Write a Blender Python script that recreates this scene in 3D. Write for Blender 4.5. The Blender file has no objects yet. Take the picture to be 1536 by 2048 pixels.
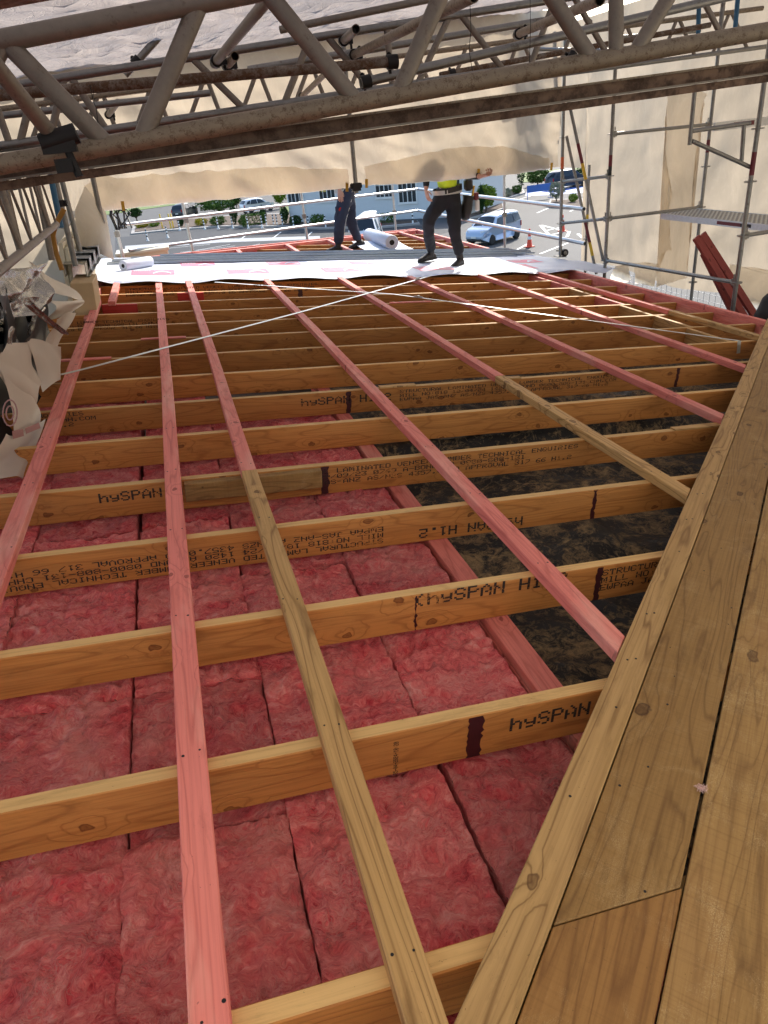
import bpy, bmesh, math, random
from mathutils import Vector, Matrix, Euler, noise
R = math.radians
random.seed(7)
scene = bpy.context.scene
# ------------------------------------------------------------------ camera, sky, sun, exposure
# The world is level (Z up). The roof falls to the right by 6.5 degrees: ROOF turns roof
# coordinates (u along the rafters, v along the purlins, w off the purlin tops) into world ones.
ROOF = Matrix.Rotation(R(6.5), 4, 'Y')
EYE_H, FOCAL = 1.29, 1402.26
YAW, PITCH, ROLL = R(17.016), R(26.413), R(-0.929)
fw = Vector((math.sin(YAW)*math.cos(PITCH), math.cos(YAW)*math.cos(PITCH), -math.sin(PITCH)))
rt0 = Vector((math.cos(YAW), -math.sin(YAW), 0)); dn0 = fw.cross(rt0)
rt = math.cos(ROLL)*rt0 + math.sin(ROLL)*dn0; dn = -math.sin(ROLL)*rt0 + math.cos(ROLL)*dn0
cam_d = bpy.data.cameras.new('camera'); cam = bpy.data.objects.new('camera', cam_d)
scene.collection.objects.link(cam); scene.camera = cam
cam_d.sensor_fit = 'HORIZONTAL'; cam_d.sensor_width = 36.0; cam_d.lens = FOCAL/1536*36
cam_d.clip_start = 0.05; cam_d.clip_end = 3000
M = Matrix.Identity(4)
for i in range(3):
    M[i][0], M[i][1], M[i][2] = rt[i], -dn[i], -fw[i]
M[2][3] = EYE_H
cam.matrix_world = ROOF @ M

SUN_AZ, SUN_EL = R(38), R(33)      # azimuth from +Y towards +X
world = bpy.data.worlds.new('World'); scene.world = world; world.use_nodes = True
nt = world.node_tree; bg = nt.nodes['Background']
sky = nt.nodes.new('ShaderNodeTexSky'); sky.sky_type = 'NISHITA'; sky.sun_disc = False
sky.sun_elevation = SUN_EL; sky.sun_rotation = SUN_AZ; sky.air_density = 1.0; sky.dust_density = 1.5
nt.links.new(sky.outputs[0], bg.inputs[0]); bg.inputs[1].default_value = 0.15
sd = bpy.data.lights.new('sun', 'SUN'); sun = bpy.data.objects.new('sun', sd); scene.collection.objects.link(sun)
sd.energy = 3.0; sd.angle = R(0.53); sd.color = (1.0, 0.93, 0.82)
sun.rotation_euler = Vector((-math.sin(SUN_AZ)*math.cos(SUN_EL), -math.cos(SUN_AZ)*math.cos(SUN_EL), -math.sin(SUN_EL))).to_track_quat('-Z', 'Y').to_euler()
sun.location = (8, 12, 14)
scene.view_settings.view_transform = 'Standard'; scene.view_settings.look = 'None'
scene.view_settings.exposure = 1.15; scene.view_settings.gamma = 1.0
scene.view_settings.use_curve_mapping = False
scene.render.engine = 'CYCLES'
scene.cycles.use_denoising = True
scene.cycles.use_adaptive_sampling = True; scene.cycles.adaptive_threshold = .025
scene.cycles.max_bounces = 8; scene.cycles.diffuse_bounces = 4; scene.cycles.transmission_bounces = 8
scene.cycles.transparent_max_bounces = 16; scene.cycles.caustics_reflective = False; scene.cycles.caustics_refractive = False

# ------------------------------------------------------------------ helpers
CAM_W = ROOF @ Vector((0, 0, EYE_H))
def ray(px, py):
    d = rt*((px-768)/FOCAL) + dn*((py-1024)/FOCAL) + fw
    return d
def at(px, py, u=None, v=None, w=None):
    """a sight line of the survey photo cut with a roof-frame plane -> roof coordinates"""
    d = ray(px, py)
    t = (w-EYE_H)/d.z if w is not None else (v/d.y if v is not None else u/d.x)
    return Vector((0, 0, EYE_H)) + d*t
def wat(px, py, x=None, y=None, z=None):
    """the same in level world coordinates"""
    d = ROOF.to_3x3() @ ray(px, py)
    t = (z-CAM_W.z)/d.z if z is not None else ((y-CAM_W.y)/d.y if y is not None else (x-CAM_W.x)/d.x)
    return CAM_W + d*t
def rw(p): return ROOF @ Vector(p)

COL = scene.collection
def tag(o, label, cat, group=None):
    o['label'] = label; o['category'] = cat
    if group: o['group'] = group
    return o
def structure(o, label=None):
    o['kind'] = 'structure'
    if label: o['label'] = label
    return o
def empty(name, M=None, label=None, cat=None, group=None):
    o = bpy.data.objects.new(name, None); COL.objects.link(o); o.empty_display_size = 0.2
    if M is not None: o.matrix_world = M
    if label: tag(o, label, cat, group)
    return o
def link(name, me, parent=None, M=None):
    o = bpy.data.objects.new(name, me); COL.objects.link(o)
    if parent: o.parent = parent
    if M is not None:
        if parent: o.matrix_local = M
        else: o.matrix_world = M
    return o
T = Matrix.Translation
def frame(p0, p1, up=Vector((0, 0, 1))):
    """matrix whose X runs p0->p1, origin at p0"""
    x = (Vector(p1)-Vector(p0)).normalized(); up = Vector(up)
    if abs(x.dot(up)) > 0.99: up = Vector((0, 1, 0))
    y = up.cross(x).normalized(); z = x.cross(y)
    m = Matrix.Identity(4)
    for i in range(3): m[i][0], m[i][1], m[i][2], m[i][3] = x[i], y[i], z[i], p0[i]
    return m

class MB:
    def __init__(s): s.v = []; s.f = []; s.m = []; s.sm = []
    def add(s, vs, fs, mat=0, M=None, smooth=False):
        b = len(s.v)
        s.v += [tuple(M @ Vector(p)) if M is not None else tuple(p) for p in vs]
        s.f += [tuple(i+b for i in f) for f in fs]; s.m += [mat]*len(fs); s.sm += [smooth]*len(fs)
        return s
    def box(s, c, size, mat=0, M=None):
        x, y, z = size[0]/2, size[1]/2, size[2]/2; c = Vector(c)
        vs = [c+Vector(p) for p in ((-x,-y,-z),(x,-y,-z),(x,y,-z),(-x,y,-z),(-x,-y,z),(x,-y,z),(x,y,z),(-x,y,z))]
        return s.add(vs, [(0,3,2,1),(4,5,6,7),(0,1,5,4),(1,2,6,5),(2,3,7,6),(3,0,4,7)], mat, M)
    def cbox(s, c, size, b=0.003, mat=0, M=None, topmat=None):
        """box with chamfered long and short edges"""
        bm = bmesh.new(); bmesh.ops.create_cube(bm, size=1)
        for v in bm.verts: v.co = Vector((v.co.x*size[0], v.co.y*size[1], v.co.z*size[2])) + Vector(c)
        bmesh.ops.bevel(bm, geom=bm.edges[:], offset=b, segments=1, affect='EDGES')
        bm.normal_update(); bm.verts.index_update()
        vs = [v.co.copy() for v in bm.verts]
        for f in bm.faces:
            mt = mat
            if topmat is not None and abs(f.normal.z) > 0.9: mt = topmat
            b0 = len(s.v)
            s.v += [tuple(M @ vs[v.index]) if M is not None else tuple(vs[v.index]) for v in f.verts]
            s.f.append(tuple(range(b0, b0+len(f.verts)))); s.m.append(mt); s.sm.append(False)
        bm.free(); return s
    def tube(s, p0, p1, r, n=12, mat=0, r1=None, caps=True, M=None, hollow=False):
        p0, p1 = Vector(p0), Vector(p1); r1 = r if r1 is None else r1
        fr = frame(p0, p1); L = (p1-p0).length
        vs = []; fs = []
        for k in range(n):
            a = 2*math.pi*k/n; ca, sa = math.cos(a), math.sin(a)
            vs.append(fr @ Vector((0, r*ca, r*sa))); vs.append(fr @ Vector((L, r1*ca, r1*sa)))
        for k in range(n):
            j = (k+1) % n; fs.append((2*k, 2*j, 2*j+1, 2*k+1))
        s.add(vs, fs, mat, M, True)
        if caps and not hollow:
            s.add(vs, [tuple(2*k for k in reversed(range(n))), tuple(2*k+1 for k in range(n))], mat, M)
        if hollow:
            vi = []; fi = []; ri = r*0.86
            for k in range(n):
                a = 2*math.pi*k/n; ca, sa = math.cos(a), math.sin(a)
                for xx, rr in ((0, r), (0, ri), (min(.12, L/3), ri), (L, r1), (L, ri), (L-min(.12, L/3), ri)): vi.append(fr @ Vector((xx, rr*ca, rr*sa)))
            for k in range(n):
                j = (k+1) % n
                fi += [(6*k, 6*k+1, 6*j+1, 6*j), (6*k+1, 6*k+2, 6*j+2, 6*j+1), (6*k+3, 6*j+3, 6*j+4, 6*k+4), (6*k+4, 6*j+4, 6*j+5, 6*k+5)]
            fi += [tuple(6*k+2 for k in range(n)), tuple(6*k+5 for k in range(n))]
            s.add(vi, fi, mat, M)
        return s
    def path(s, pts, r, n=10, mat=0, M=None):
        pts = [Vector(p) for p in pts]; rings = []
        rr = r if isinstance(r, (list, tuple)) else [r]*len(pts)
        up = Vector((0, 0, 1))
        for i, p in enumerate(pts):
            d = (pts[min(i+1, len(pts)-1)]-pts[max(i-1, 0)]).normalized()
            u2 = up if abs(d.dot(up)) < 0.95 else Vector((0, 1, 0))
            y = u2.cross(d).normalized(); z = d.cross(y)
            rings.append([p + y*(rr[i]*math.cos(2*math.pi*k/n)) + z*(rr[i]*math.sin(2*math.pi*k/n)) for k in range(n)])
        return s.loft(rings, mat, M)
    def loft(s, rings, mat=0, M=None, caps=True, smooth=True, closed=True):
        n = len(rings[0]); vs = [p for r in rings for p in r]; fs = []
        for i in range(len(rings)-1):
            for k in range(n if closed else n-1):
                j = (k+1) % n; fs.append((i*n+k, i*n+j, (i+1)*n+j, (i+1)*n+k))
        s.add(vs, fs, mat, M, smooth)
        if caps and closed:
            s.add(rings[0], [tuple(reversed(range(n)))], mat, M); s.add(rings[-1], [tuple(range(n))], mat, M)
        return s
    def lathe(s, prof, n=16, mat=0, M=None, smooth=True):
        rings = [[Vector((r*math.cos(2*math.pi*k/n), r*math.sin(2*math.pi*k/n), z)) for k in range(n)] for r, z in prof]
        return s.loft(rings, mat, M, True, smooth)
    def prism(s, poly, h0, h1, mat=0, M=None):
        n = len(poly)
        vs = [(x, y, h0) for x, y in poly] + [(x, y, h1) for x, y in poly]
        fs = [tuple(reversed(range(n))), tuple(range(n, 2*n))] + [(k, (k+1) % n, (k+1) % n+n, k+n) for k in range(n)]
        return s.add(vs, fs, mat, M)
    def quad(s, a, b, c, d, mat=0, M=None): return s.add([a, b, c, d], [(0, 1, 2, 3)], mat, M)
    def grid(s, fn, nu, nv, mat=0, M=None, smooth=True):
        vs = [fn(i/nu, j/nv) for j in range(nv+1) for i in range(nu+1)]
        fs = [(j*(nu+1)+i, j*(nu+1)+i+1, (j+1)*(nu+1)+i+1, (j+1)*(nu+1)+i) for j in range(nv) for i in range(nu)]
        return s.add(vs, fs, mat, M, smooth)
    def mesh(s, name, mats):
        me = bpy.data.meshes.new(name); me.from_pydata(s.v, [], s.f)
        for m in (mats if isinstance(mats, (list, tuple)) else [mats]): me.materials.append(m)
        me.polygons.foreach_set('material_index', s.m); me.polygons.foreach_set('use_smooth', s.sm)
        me.update(); return me
    def build(s, name, mats, parent=None, M=None):
        return link(name, s.mesh(name, mats), parent, M)
    def clean(s):
        bm = bmesh.new(); me = bpy.data.meshes.new('t'); me.from_pydata(s.v, [], s.f); bm.from_mesh(me)
        bmesh.ops.recalc_face_normals(bm, faces=bm.faces)
        return bm
def copy_tree(o, parent=None, M=None):
    c = o.copy(); COL.objects.link(c); c.parent = parent
    if M is not None: c.matrix_world = M
    for ch in o.children: copy_tree(ch, c)
    return c
NTH = ['first','second','third','fourth','fifth','sixth','seventh','eighth','ninth','tenth','eleventh','twelfth','thirteenth',
       'fourteenth','fifteenth','sixteenth','seventeenth','eighteenth','nineteenth','twentieth','twenty-first','twenty-second','twenty-third','twenty-fourth','twenty-fifth','twenty-sixth']
def fbm(x, y, z=0.0, o=4, sc=1.0):
    return noise.fractal(Vector((x*sc, y*sc, z*sc)), 1.0, 2.0, o)

# ------------------------------------------------------------------ materials
class NT:
    def __init__(s, name):
        s.mat = bpy.data.materials.new(name); s.mat.use_nodes = True
        s.t = s.mat.node_tree; s.n = s.t.nodes; s.b = s.n['Principled BSDF']; s.out = s.n['Material Output']
    def node(s, typ, **kw):
        n = s.n.new('ShaderNode'+typ)
        for k, v in kw.items():
            if k.startswith('i_'): n.inputs[int(k[2:]) if k[2:].isdigit() else k[2:].replace('_', ' ')].default_value = v
            else: setattr(n, k, v)
        return n
    def lk(s, a, b): s.t.links.new(a, b)
    def val(s, x, sock):
        if hasattr(x, 'is_linked') or hasattr(x, 'links'): s.lk(x, sock)
        else: sock.default_value = x
    def math(s, op, a, b=0.0, c=0.0, clamp=False):
        n = s.node('Math', operation=op, use_clamp=clamp)
        s.val(a, n.inputs[0]); s.val(b, n.inputs[1]); s.val(c, n.inputs[2]); return n.outputs[0]
    def vmath(s, op, a, b=(0, 0, 0)):
        n = s.node('VectorMath', operation=op); s.val(a, n.inputs[0]); s.val(b, n.inputs[1]); return n.outputs[0]
    def noise(s, vec, scale=5, detail=3, rough=.5, dist=0.0):
        n = s.node('TexNoise'); s.lk(vec, n.inputs['Vector']); n.inputs['Scale'].default_value = scale
        n.inputs['Detail'].default_value = detail; n.inputs['Roughness'].default_value = rough; n.inputs['Distortion'].default_value = dist
        return n.outputs[0]
    def ramp(s, f, stops, interp='LINEAR'):
        n = s.node('ValToRGB'); s.lk(f, n.inputs[0]); cr = n.color_ramp; cr.interpolation = interp
        while len(cr.elements) < len(stops): cr.elements.new(0.5)
        for e, (p, c) in zip(cr.elements, stops):
            e.position = p; e.color = c if len(c) == 4 else (*c, 1)
        return n.outputs[0]
    def mix(s, f, a, b, mode='MIX'):
        n = s.node('Mix', data_type='RGBA', blend_type=mode); s.val(f, n.inputs[0])
        for x, k in ((a, 6), (b, 7)):
            if hasattr(x, 'links'): s.lk(x, n.inputs[k])
            else: n.inputs[k].default_value = x if len(x) == 4 else (*x, 1)
        return n.outputs[2]
    def coords(s, offset=True, kind='Object'):
        tc = s.node('TexCoord').outputs[kind]
        if not offset: return tc
        oi = s.node('ObjectInfo').outputs['Random']
        s.rnd = oi
        cx = s.node('CombineXYZ'); s.lk(s.math('MULTIPLY', oi, 37.3), cx.inputs[0]); s.lk(s.math('MULTIPLY', oi, 91.7), cx.inputs[1]); s.lk(s.math('MULTIPLY', oi, 53.9), cx.inputs[2])
        return s.vmath('ADD', tc, cx.outputs[0])
    def bump(s, h, strength=.3, dist=.01):
        n = s.node('Bump'); n.inputs['Strength'].default_value = strength; n.inputs['Distance'].default_value = dist
        s.lk(h, n.inputs['Height']); s.lk(n.outputs[0], s.b.inputs['Normal']); return n
    def col(s, c): s.val(c if hasattr(c, 'links') else (*c[:3], 1), s.b.inputs['Base Color'])
    def set(s, **kw):
        for k, v in kw.items(): s.val(v, s.b.inputs[k.replace('_', ' ')])
        return s

def plain(name, c, rough=.6, metal=0.0, var=0.15, scale=8, bump=0.0, spec=.5, dirt=None):
    m = NT(name); co = m.coords()
    n = m.noise(co, scale, 5, .6)
    base = m.mix(n, [max(0, x*(1-var)) for x in c], [min(1, x*(1+var)) for x in c])
    if dirt:
        d = m.noise(co, dirt[1], 6, .7); f = m.math('MULTIPLY', m.math('SUBTRACT', d, dirt[2]), 6, clamp=True)
        base = m.mix(f, base, dirt[0])
    m.col(base); m.set(Roughness=rough, Metallic=metal)
    m.b.inputs['Specular IOR Level'].default_value = spec
    if bump: m.bump(m.noise(co, scale*4, 5, .6), bump, .005)
    return m.mat

def wood(name, light, mid, dark, ring=11.0, knot=7.0, knot_r=.075, along=.3, stain=None, rough=.65, lines=.55, dust=None, saw=0.0, kpush=.8, upright=False):
    """sawn timber: contour-line growth rings stretched along X, knots, fine fibre, per-piece tint"""
    m = NT(name); co = m.coords()
    wob = m.node('TexNoise'); m.lk(co, wob.inputs['Vector']); wob.inputs['Scale'].default_value = 26.0
    kco = m.vmath('ADD', co, m.vmath('MULTIPLY', wob.outputs['Color'], (.03, .03, .03)))
    vor = m.node('TexVoronoi', feature='F1', voronoi_dimensions='2D'); sx_ = m.node('SeparateXYZ'); cx_ = m.node('CombineXYZ'); m.lk(kco, sx_.inputs[0])
    m.lk(m.math('MULTIPLY', sx_.outputs[0], .6), cx_.inputs[0]); m.lk(sx_.outputs[2 if upright else 1], cx_.inputs[1]); m.lk(cx_.outputs[0], vor.inputs['Vector']); vor.inputs['Scale'].default_value = knot
    kd = vor.outputs['Distance']
    st = m.vmath('MULTIPLY', co, (along, 1, 1))
    F = m.noise(st, 7.0, 2, .45, .06)
    push = m.math('MULTIPLY', m.math('SUBTRACT', .24, kd, clamp=True), kpush)
    F2 = m.math('ADD', F, push)
    rings = m.math('PINGPONG', m.math('MULTIPLY', F2, ring), .5)
    rl = m.ramp(rings, [(0.0, (1, 1, 1)), (0.045, (.75, .75, .75)), (0.11, (.22, .22, .22)), (.5, (0, 0, 0))])
    fine = m.noise(m.vmath('MULTIPLY', co, (2.0, 130, 130)), 1.0, 3, .6)
    broad = m.noise(m.vmath('MULTIPLY', co, (.8, 5, 5)), 1.0, 3, .5)
    c = m.mix(broad, light, mid)
    c = m.mix(m.math('MULTIPLY', rl, lines), c, dark)
    c = m.mix(m.math('MULTIPLY', m.math('SUBTRACT', fine, .45, clamp=True), 1.6), c, dark)
    kr = m.math('MULTIPLY_ADD', m.noise(co, 1.7, 1, .5), knot_r*1.2, knot_r*.35)
    kn = m.ramp(m.math('DIVIDE', kd, kr), [(0.0, (.8, .8, .8)), (.55, (.62, .62, .62)), (.80, (.95, .95, .95)), (1.0, (0, 0, 0))])
    c = m.mix(m.math('MULTIPLY', kn, .9), c, [dark[0]*.42, dark[1]*.3, dark[2]*.3])
    if stain:      # weathered or greenish patches
        s1 = m.noise(m.vmath('MULTIPLY', co, (1.5, 6, 6)), 1.0, 4, .6)
        c = m.mix(m.math('MULTIPLY', m.math('SUBTRACT', s1, .52, clamp=True), 4, clamp=True), c, stain)
    dz = m.noise(m.vmath('MULTIPLY', co, (4, 18, 18)), 1.0, 6, .72, .5)
    c = m.mix(m.math('MULTIPLY', m.math('SUBTRACT', dz, .54, clamp=True), 2.6, clamp=True), c, [dark[0]*.8, dark[1]*.85, dark[2]*.85])
    sp = m.noise(co, 160, 2, .5)
    c = m.mix(m.math('MULTIPLY', m.math('GREATER_THAN', sp, .74), .45), c, [x*.35 for x in dark])
    if saw:        # band-saw marks across the board
        sw = m.noise(m.vmath('MULTIPLY', co, (210, 6, 6)), 1.0, 2, .5)
        c = m.mix(m.math('MULTIPLY', m.math('SUBTRACT', sw, .5, clamp=True), saw), c, dark)
    if dust:       # sawdust lying in drifts
        d1 = m.noise(co, 6.0, 6, .75, .6); d2 = m.noise(co, 520, 1, .5)
        f = m.math('MULTIPLY', m.math('SUBTRACT', d1, .5, clamp=True), m.math('MULTIPLY_ADD', m.math('GREATER_THAN', d2, .56), .8, .12))
        c = m.mix(m.math('MULTIPLY', f, 2.6, clamp=True), c, dust)
    tint = m.math('MULTIPLY_ADD', m.rnd, .30, .85)
    hsv = m.node('HueSaturation'); m.lk(c, hsv.inputs['Color']); m.lk(tint, hsv.inputs['Value'])
    m.col(hsv.outputs[0]); m.set(Roughness=rough); m.b.inputs['Specular IOR Level'].default_value = .3
    h = m.math('ADD', m.math('MULTIPLY', fine, .6), m.math('MULTIPLY', rl, -.5))
    m.bump(h, .5, .002)
    return m.mat

MAT = {}
MAT['lvl_face'] = wood('laminated_veneer_face', (.60, .265, .072), (.47, .185, .043), (.26, .085, .020), ring=11, knot=4.2, knot_r=.055, along=.13, lines=.55, upright=True)
MAT['lvl_edge'] = wood('laminated_veneer_edge', (.74, .49, .21), (.64, .39, .15), (.36, .19, .06), ring=3, knot=4, knot_r=.004, along=.05, lines=.3)
MAT['pink'] = wood('pink_treated_pine', (.83, .275, .22), (.72, .19, .16), (.46, .10, .08), ring=10, knot=5, knot_r=.055, along=.10, lines=.55, stain=(.80, .39, .31))
MAT['pine'] = wood('weathered_treated_pine', (.64, .40, .165), (.52, .30, .11), (.20, .095, .03), ring=11, knot=5, knot_r=.07, along=.09, lines=.75, stain=(.46, .27, .095), kpush=.5)
MAT['redlvl'] = wood('red_stained_timber', (.62, .06, .04), (.52, .045, .035), (.33, .03, .02), ring=5, lines=.3)
MAT['redpine'] = wood('dark_red_primed_timber', (.36, .075, .06), (.30, .06, .05), (.2, .04, .03), ring=5, lines=.25)
MAT['deck'] = wood('sawn_deck_board', (.37, .215, .073), (.29, .155, .047), (.125, .057, .017), ring=13, knot=3.4, knot_r=.055, along=.09, lines=.55, dust=(.66, .48, .24), saw=.8, kpush=.35)
MAT['deck_orange'] = wood('orange_sawn_board', (.375, .195, .06), (.295, .14, .04), (.15, .062, .018), ring=12, knot=3.5, knot_r=.03, along=.08, lines=.6, kpush=.3, dust=(.68, .50, .25), saw=.6)
MAT['deck_green'] = wood('greenish_sawn_board', (.395, .235, .083), (.30, .168, .054), (.125, .057, .019), ring=14, knot=3.0, knot_r=.06, along=.09, lines=.5, kpush=.3, stain=(.33, .18, .065), dust=(.70, .53, .27), saw=1.1)
def inkmat():
    m = NT('black_print_ink'); co = m.coords(); m.col((.03, .02, .015)); m.set(Roughness=.8)
    n = m.math('MULTIPLY_ADD', m.noise(co, 90, 3, .6), .5, m.math('MULTIPLY', m.noise(co, 6, 3, .6), .5))
    m.lk(m.math('MULTIPLY', m.math('SUBTRACT', n, .36, clamp=True), 9, clamp=True), m.b.inputs['Alpha']); return m.mat
MAT['ink'] = inkmat()
MAT['paint'] = plain('dark_red_marking_paint', (.05, .008, .01), .5, var=.5, scale=30)
MAT['nail'] = plain('dark_nail_head', (.03, .028, .03), .45, .6)
def glasswool():
    m = NT('pink_glass_wool'); co = m.coords()
    w = m.noise(co, 4, 3, .6)
    cw = m.node('TexNoise'); m.lk(co, cw.inputs['Vector']); cw.inputs['Scale'].default_value = 7; cw.inputs['Detail'].default_value = 3
    wc = m.vmath('ADD', co, m.vmath('MULTIPLY', m.vmath('SUBTRACT', cw.outputs['Color'], (.5, .5, .5)), (.22, .22, .22)))
    f1 = m.noise(m.vmath('MULTIPLY', wc, (5, 13, 13)), 1.0, 7, .65, 1.4)
    f2 = m.noise(m.vmath('MULTIPLY', wc, (24, 40, 40)), 1.0, 6, .7, 2.0)
    strands = None
    for ang in (.2, 1.25, 2.3):
        rot = m.node('VectorRotate', rotation_type='Z_AXIS'); m.lk(wc, rot.inputs['Vector']); rot.inputs['Angle'].default_value = ang
        fx = m.noise(m.vmath('MULTIPLY', rot.outputs[0], (5, 75, 40)), 1.0, 3, .55, .35)
        line = m.ramp(m.math('ABSOLUTE', m.math('SUBTRACT', fx, .5)), [(0, (1, 1, 1)), (.025, (.5, .5, .5)), (.06, (0, 0, 0))])
        strands = line if strands is None else m.math('MAXIMUM', strands, line)
    strands = m.math('MULTIPLY', strands, m.math('MULTIPLY', m.math('SUBTRACT', m.noise(co, 9, 3, .6), .38, clamp=True), 4.0, clamp=True))
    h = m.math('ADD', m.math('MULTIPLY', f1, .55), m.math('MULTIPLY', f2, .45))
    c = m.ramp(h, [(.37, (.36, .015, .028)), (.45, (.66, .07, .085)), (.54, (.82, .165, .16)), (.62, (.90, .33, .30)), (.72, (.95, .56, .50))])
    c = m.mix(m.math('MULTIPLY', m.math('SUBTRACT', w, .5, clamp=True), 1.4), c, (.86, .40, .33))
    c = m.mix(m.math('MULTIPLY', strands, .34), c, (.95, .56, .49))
    h = m.math('ADD', h, m.math('MULTIPLY', strands, .10))
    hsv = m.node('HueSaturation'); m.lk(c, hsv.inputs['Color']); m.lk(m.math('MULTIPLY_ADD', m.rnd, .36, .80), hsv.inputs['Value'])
    m.col(hsv.outputs[0]); m.set(Roughness=.95); m.b.inputs['Specular IOR Level'].default_value = .05
    m.b.inputs['Sheen Weight'].default_value = .25; m.b.inputs['Sheen Tint'].default_value = (1, .6, .6, 1)
    m.bump(h, .8, .035)
    return m.mat
MAT['wool'] = glasswool()
def polythene():
    m = NT('black_polythene_with_sawdust'); co = m.coords(False)
    a = m.noise(co, 3.0, 6, .72, 1.6); b = m.noise(co, 14, 6, .8, 1.8); g = m.noise(co, 260, 2, .5)
    f = m.math('MULTIPLY', m.math('SUBTRACT', m.math('MULTIPLY_ADD', b, .6, m.math('MULTIPLY', a, .6)), .575, clamp=True), 8, clamp=True)
    f = m.math('MULTIPLY', f, m.math('MULTIPLY_ADD', g, .9, .25))
    c = m.mix(f, (.012, .011, .010), (.42, .29, .145)); m.col(c)
    m.lk(m.math('MULTIPLY_ADD', f, .40, .50), m.b.inputs['Roughness']); m.b.inputs['Specular IOR Level'].default_value = .3
    m.bump(m.math('ADD', m.noise(co, 6, 4, .6, .5), m.math('MULTIPLY', f, .3)), .6, .02)
    return m.mat
MAT['poly'] = polythene()
def metal(name, c, rough=.4, rust=None, amount=.58, scale=14, m_=1.0, bump=.1):
    m = NT(name); co = m.coords()
    n = m.noise(co, 22, 5, .65); base = m.mix(n, [x*.72 for x in c], [min(1, x*1.2) for x in c])
    if rust:
        d = m.noise(co, scale, 7, .75); d2 = m.noise(co, scale*5, 4, .7)
        f = m.math('MULTIPLY', m.math('SUBTRACT', m.math('MULTIPLY_ADD', d2, .35, m.math('MULTIPLY', d, .75)), amount, clamp=True), 7, clamp=True)
        base = m.mix(f, base, rust); m.lk(m.math('MULTIPLY_ADD', f, .4, rough), m.b.inputs['Roughness'])
        m.lk(m.math('MULTIPLY_ADD', f, -.8*m_, m_), m.b.inputs['Metallic'])
    else:
        m.set(Roughness=rough, Metallic=m_)
    m.col(base); m.bump(n, bump, .002)
    return m.mat
MAT['galv'] = metal('galvanised_tube', (.29, .28, .265), .45, (.16, .13, .10), .60)
MAT['galv_bright'] = metal('bright_galvanised_pipe', (.60, .61, .62), .4, (.36, .35, .33), .64)
MAT['alu'] = metal('dull_aluminium', (.27, .23, .19), .5, (.15, .11, .08), .60, 12, .5)
MAT['alu_dirty'] = metal('mortar_stained_aluminium', (.31, .25, .18), .55, (.12, .072, .045), .56, 40, .45, .5)
MAT['rail'] = metal('brown_track_profile', (.20, .12, .08), .45, (.11, .065, .045), .5, 12, .5)
MAT['rusty'] = metal('rusty_scaffold_tube', (.24, .20, .165), .55, (.12, .065, .035), .46, 18, .6, .5)
MAT['blackmetal'] = plain('black_coupler_steel', (.022, .02, .02), .5, .5, .3)
MAT['zinc'] = metal('zinc_flashing', (.50, .55, .60), .42, None, m_=.35)
MAT['strap'] = metal('galvanised_strap', (.60, .61, .60), .42, None)
def wrapfilm(name, c, trans=.62, rough=.5, wr=1.0, ref=.35):
    m = NT(name); co = m.coords(False)
    a = m.noise(m.vmath('MULTIPLY', co, (1.2, 1.2, .9)), 1.3, 5, .6, 1.2); b = m.noise(co, 9, 4, .6, 1.0)
    cc = m.mix(m.math('MULTIPLY', m.math('SUBTRACT', a, .38, clamp=True), 2.2, clamp=True), [x*.80 for x in c], c)
    dif = m.b; m.col((.62, .56, .48)); m.set(Roughness=rough); m.b.inputs['Specular IOR Level'].default_value = ref
    cr = m.noise(m.vmath('ADD', m.vmath('MULTIPLY', co, (2.0, 2.0, .9)), m.vmath('MULTIPLY', m.node('TexNoise').outputs['Color'], (.0, .0, .0))), 2.2, 4, .55, 1.5)
    crease = m.ramp(m.math('ABSOLUTE', m.math('SUBTRACT', cr, .5)), [(0, (1, 1, 1)), (.018, (.25, .25, .25)), (.06, (0, 0, 0))])
    cc = m.mix(m.math('MULTIPLY', crease, .12), cc, [min(1, x*1.5) for x in c])
    bp = m.bump(m.math('ADD', m.math('ADD', a, m.math('MULTIPLY', crease, .06)), m.math('MULTIPLY', b, .03*wr)), .4*wr, .05)
    tl = m.node('BsdfTranslucent'); m.lk(cc, tl.inputs['Color']); m.lk(bp.outputs[0], tl.inputs['Normal'])
    mx = m.node('MixShader'); mx.inputs[0].default_value = trans
    m.lk(dif.outputs[0], mx.inputs[1]); m.lk(tl.outputs[0], mx.inputs[2]); m.lk(mx.outputs[0], m.out.inputs['Surface'])
    return m.mat
MAT['film'] = wrapfilm('translucent_shrink_wrap', (.425, .36, .28), .75, .5, .45)
MAT['film_patch'] = wrapfilm('doubled_shrink_wrap', (.96, .88, .77), .93)
MAT['film_roof'] = wrapfilm('crinkled_roof_wrap', (.355, .31, .285), .74, .13, 2.6, .9)
MAT['film_fill'] = wrapfilm('added_fill_wrap', (.76, .665, .525), .86, .4, .8)  # brighter, warmer film made up for the unseen sheets that light the interior
MAT['tape'] = plain('yellow_tape', (.62, .36, .03), .5)
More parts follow.
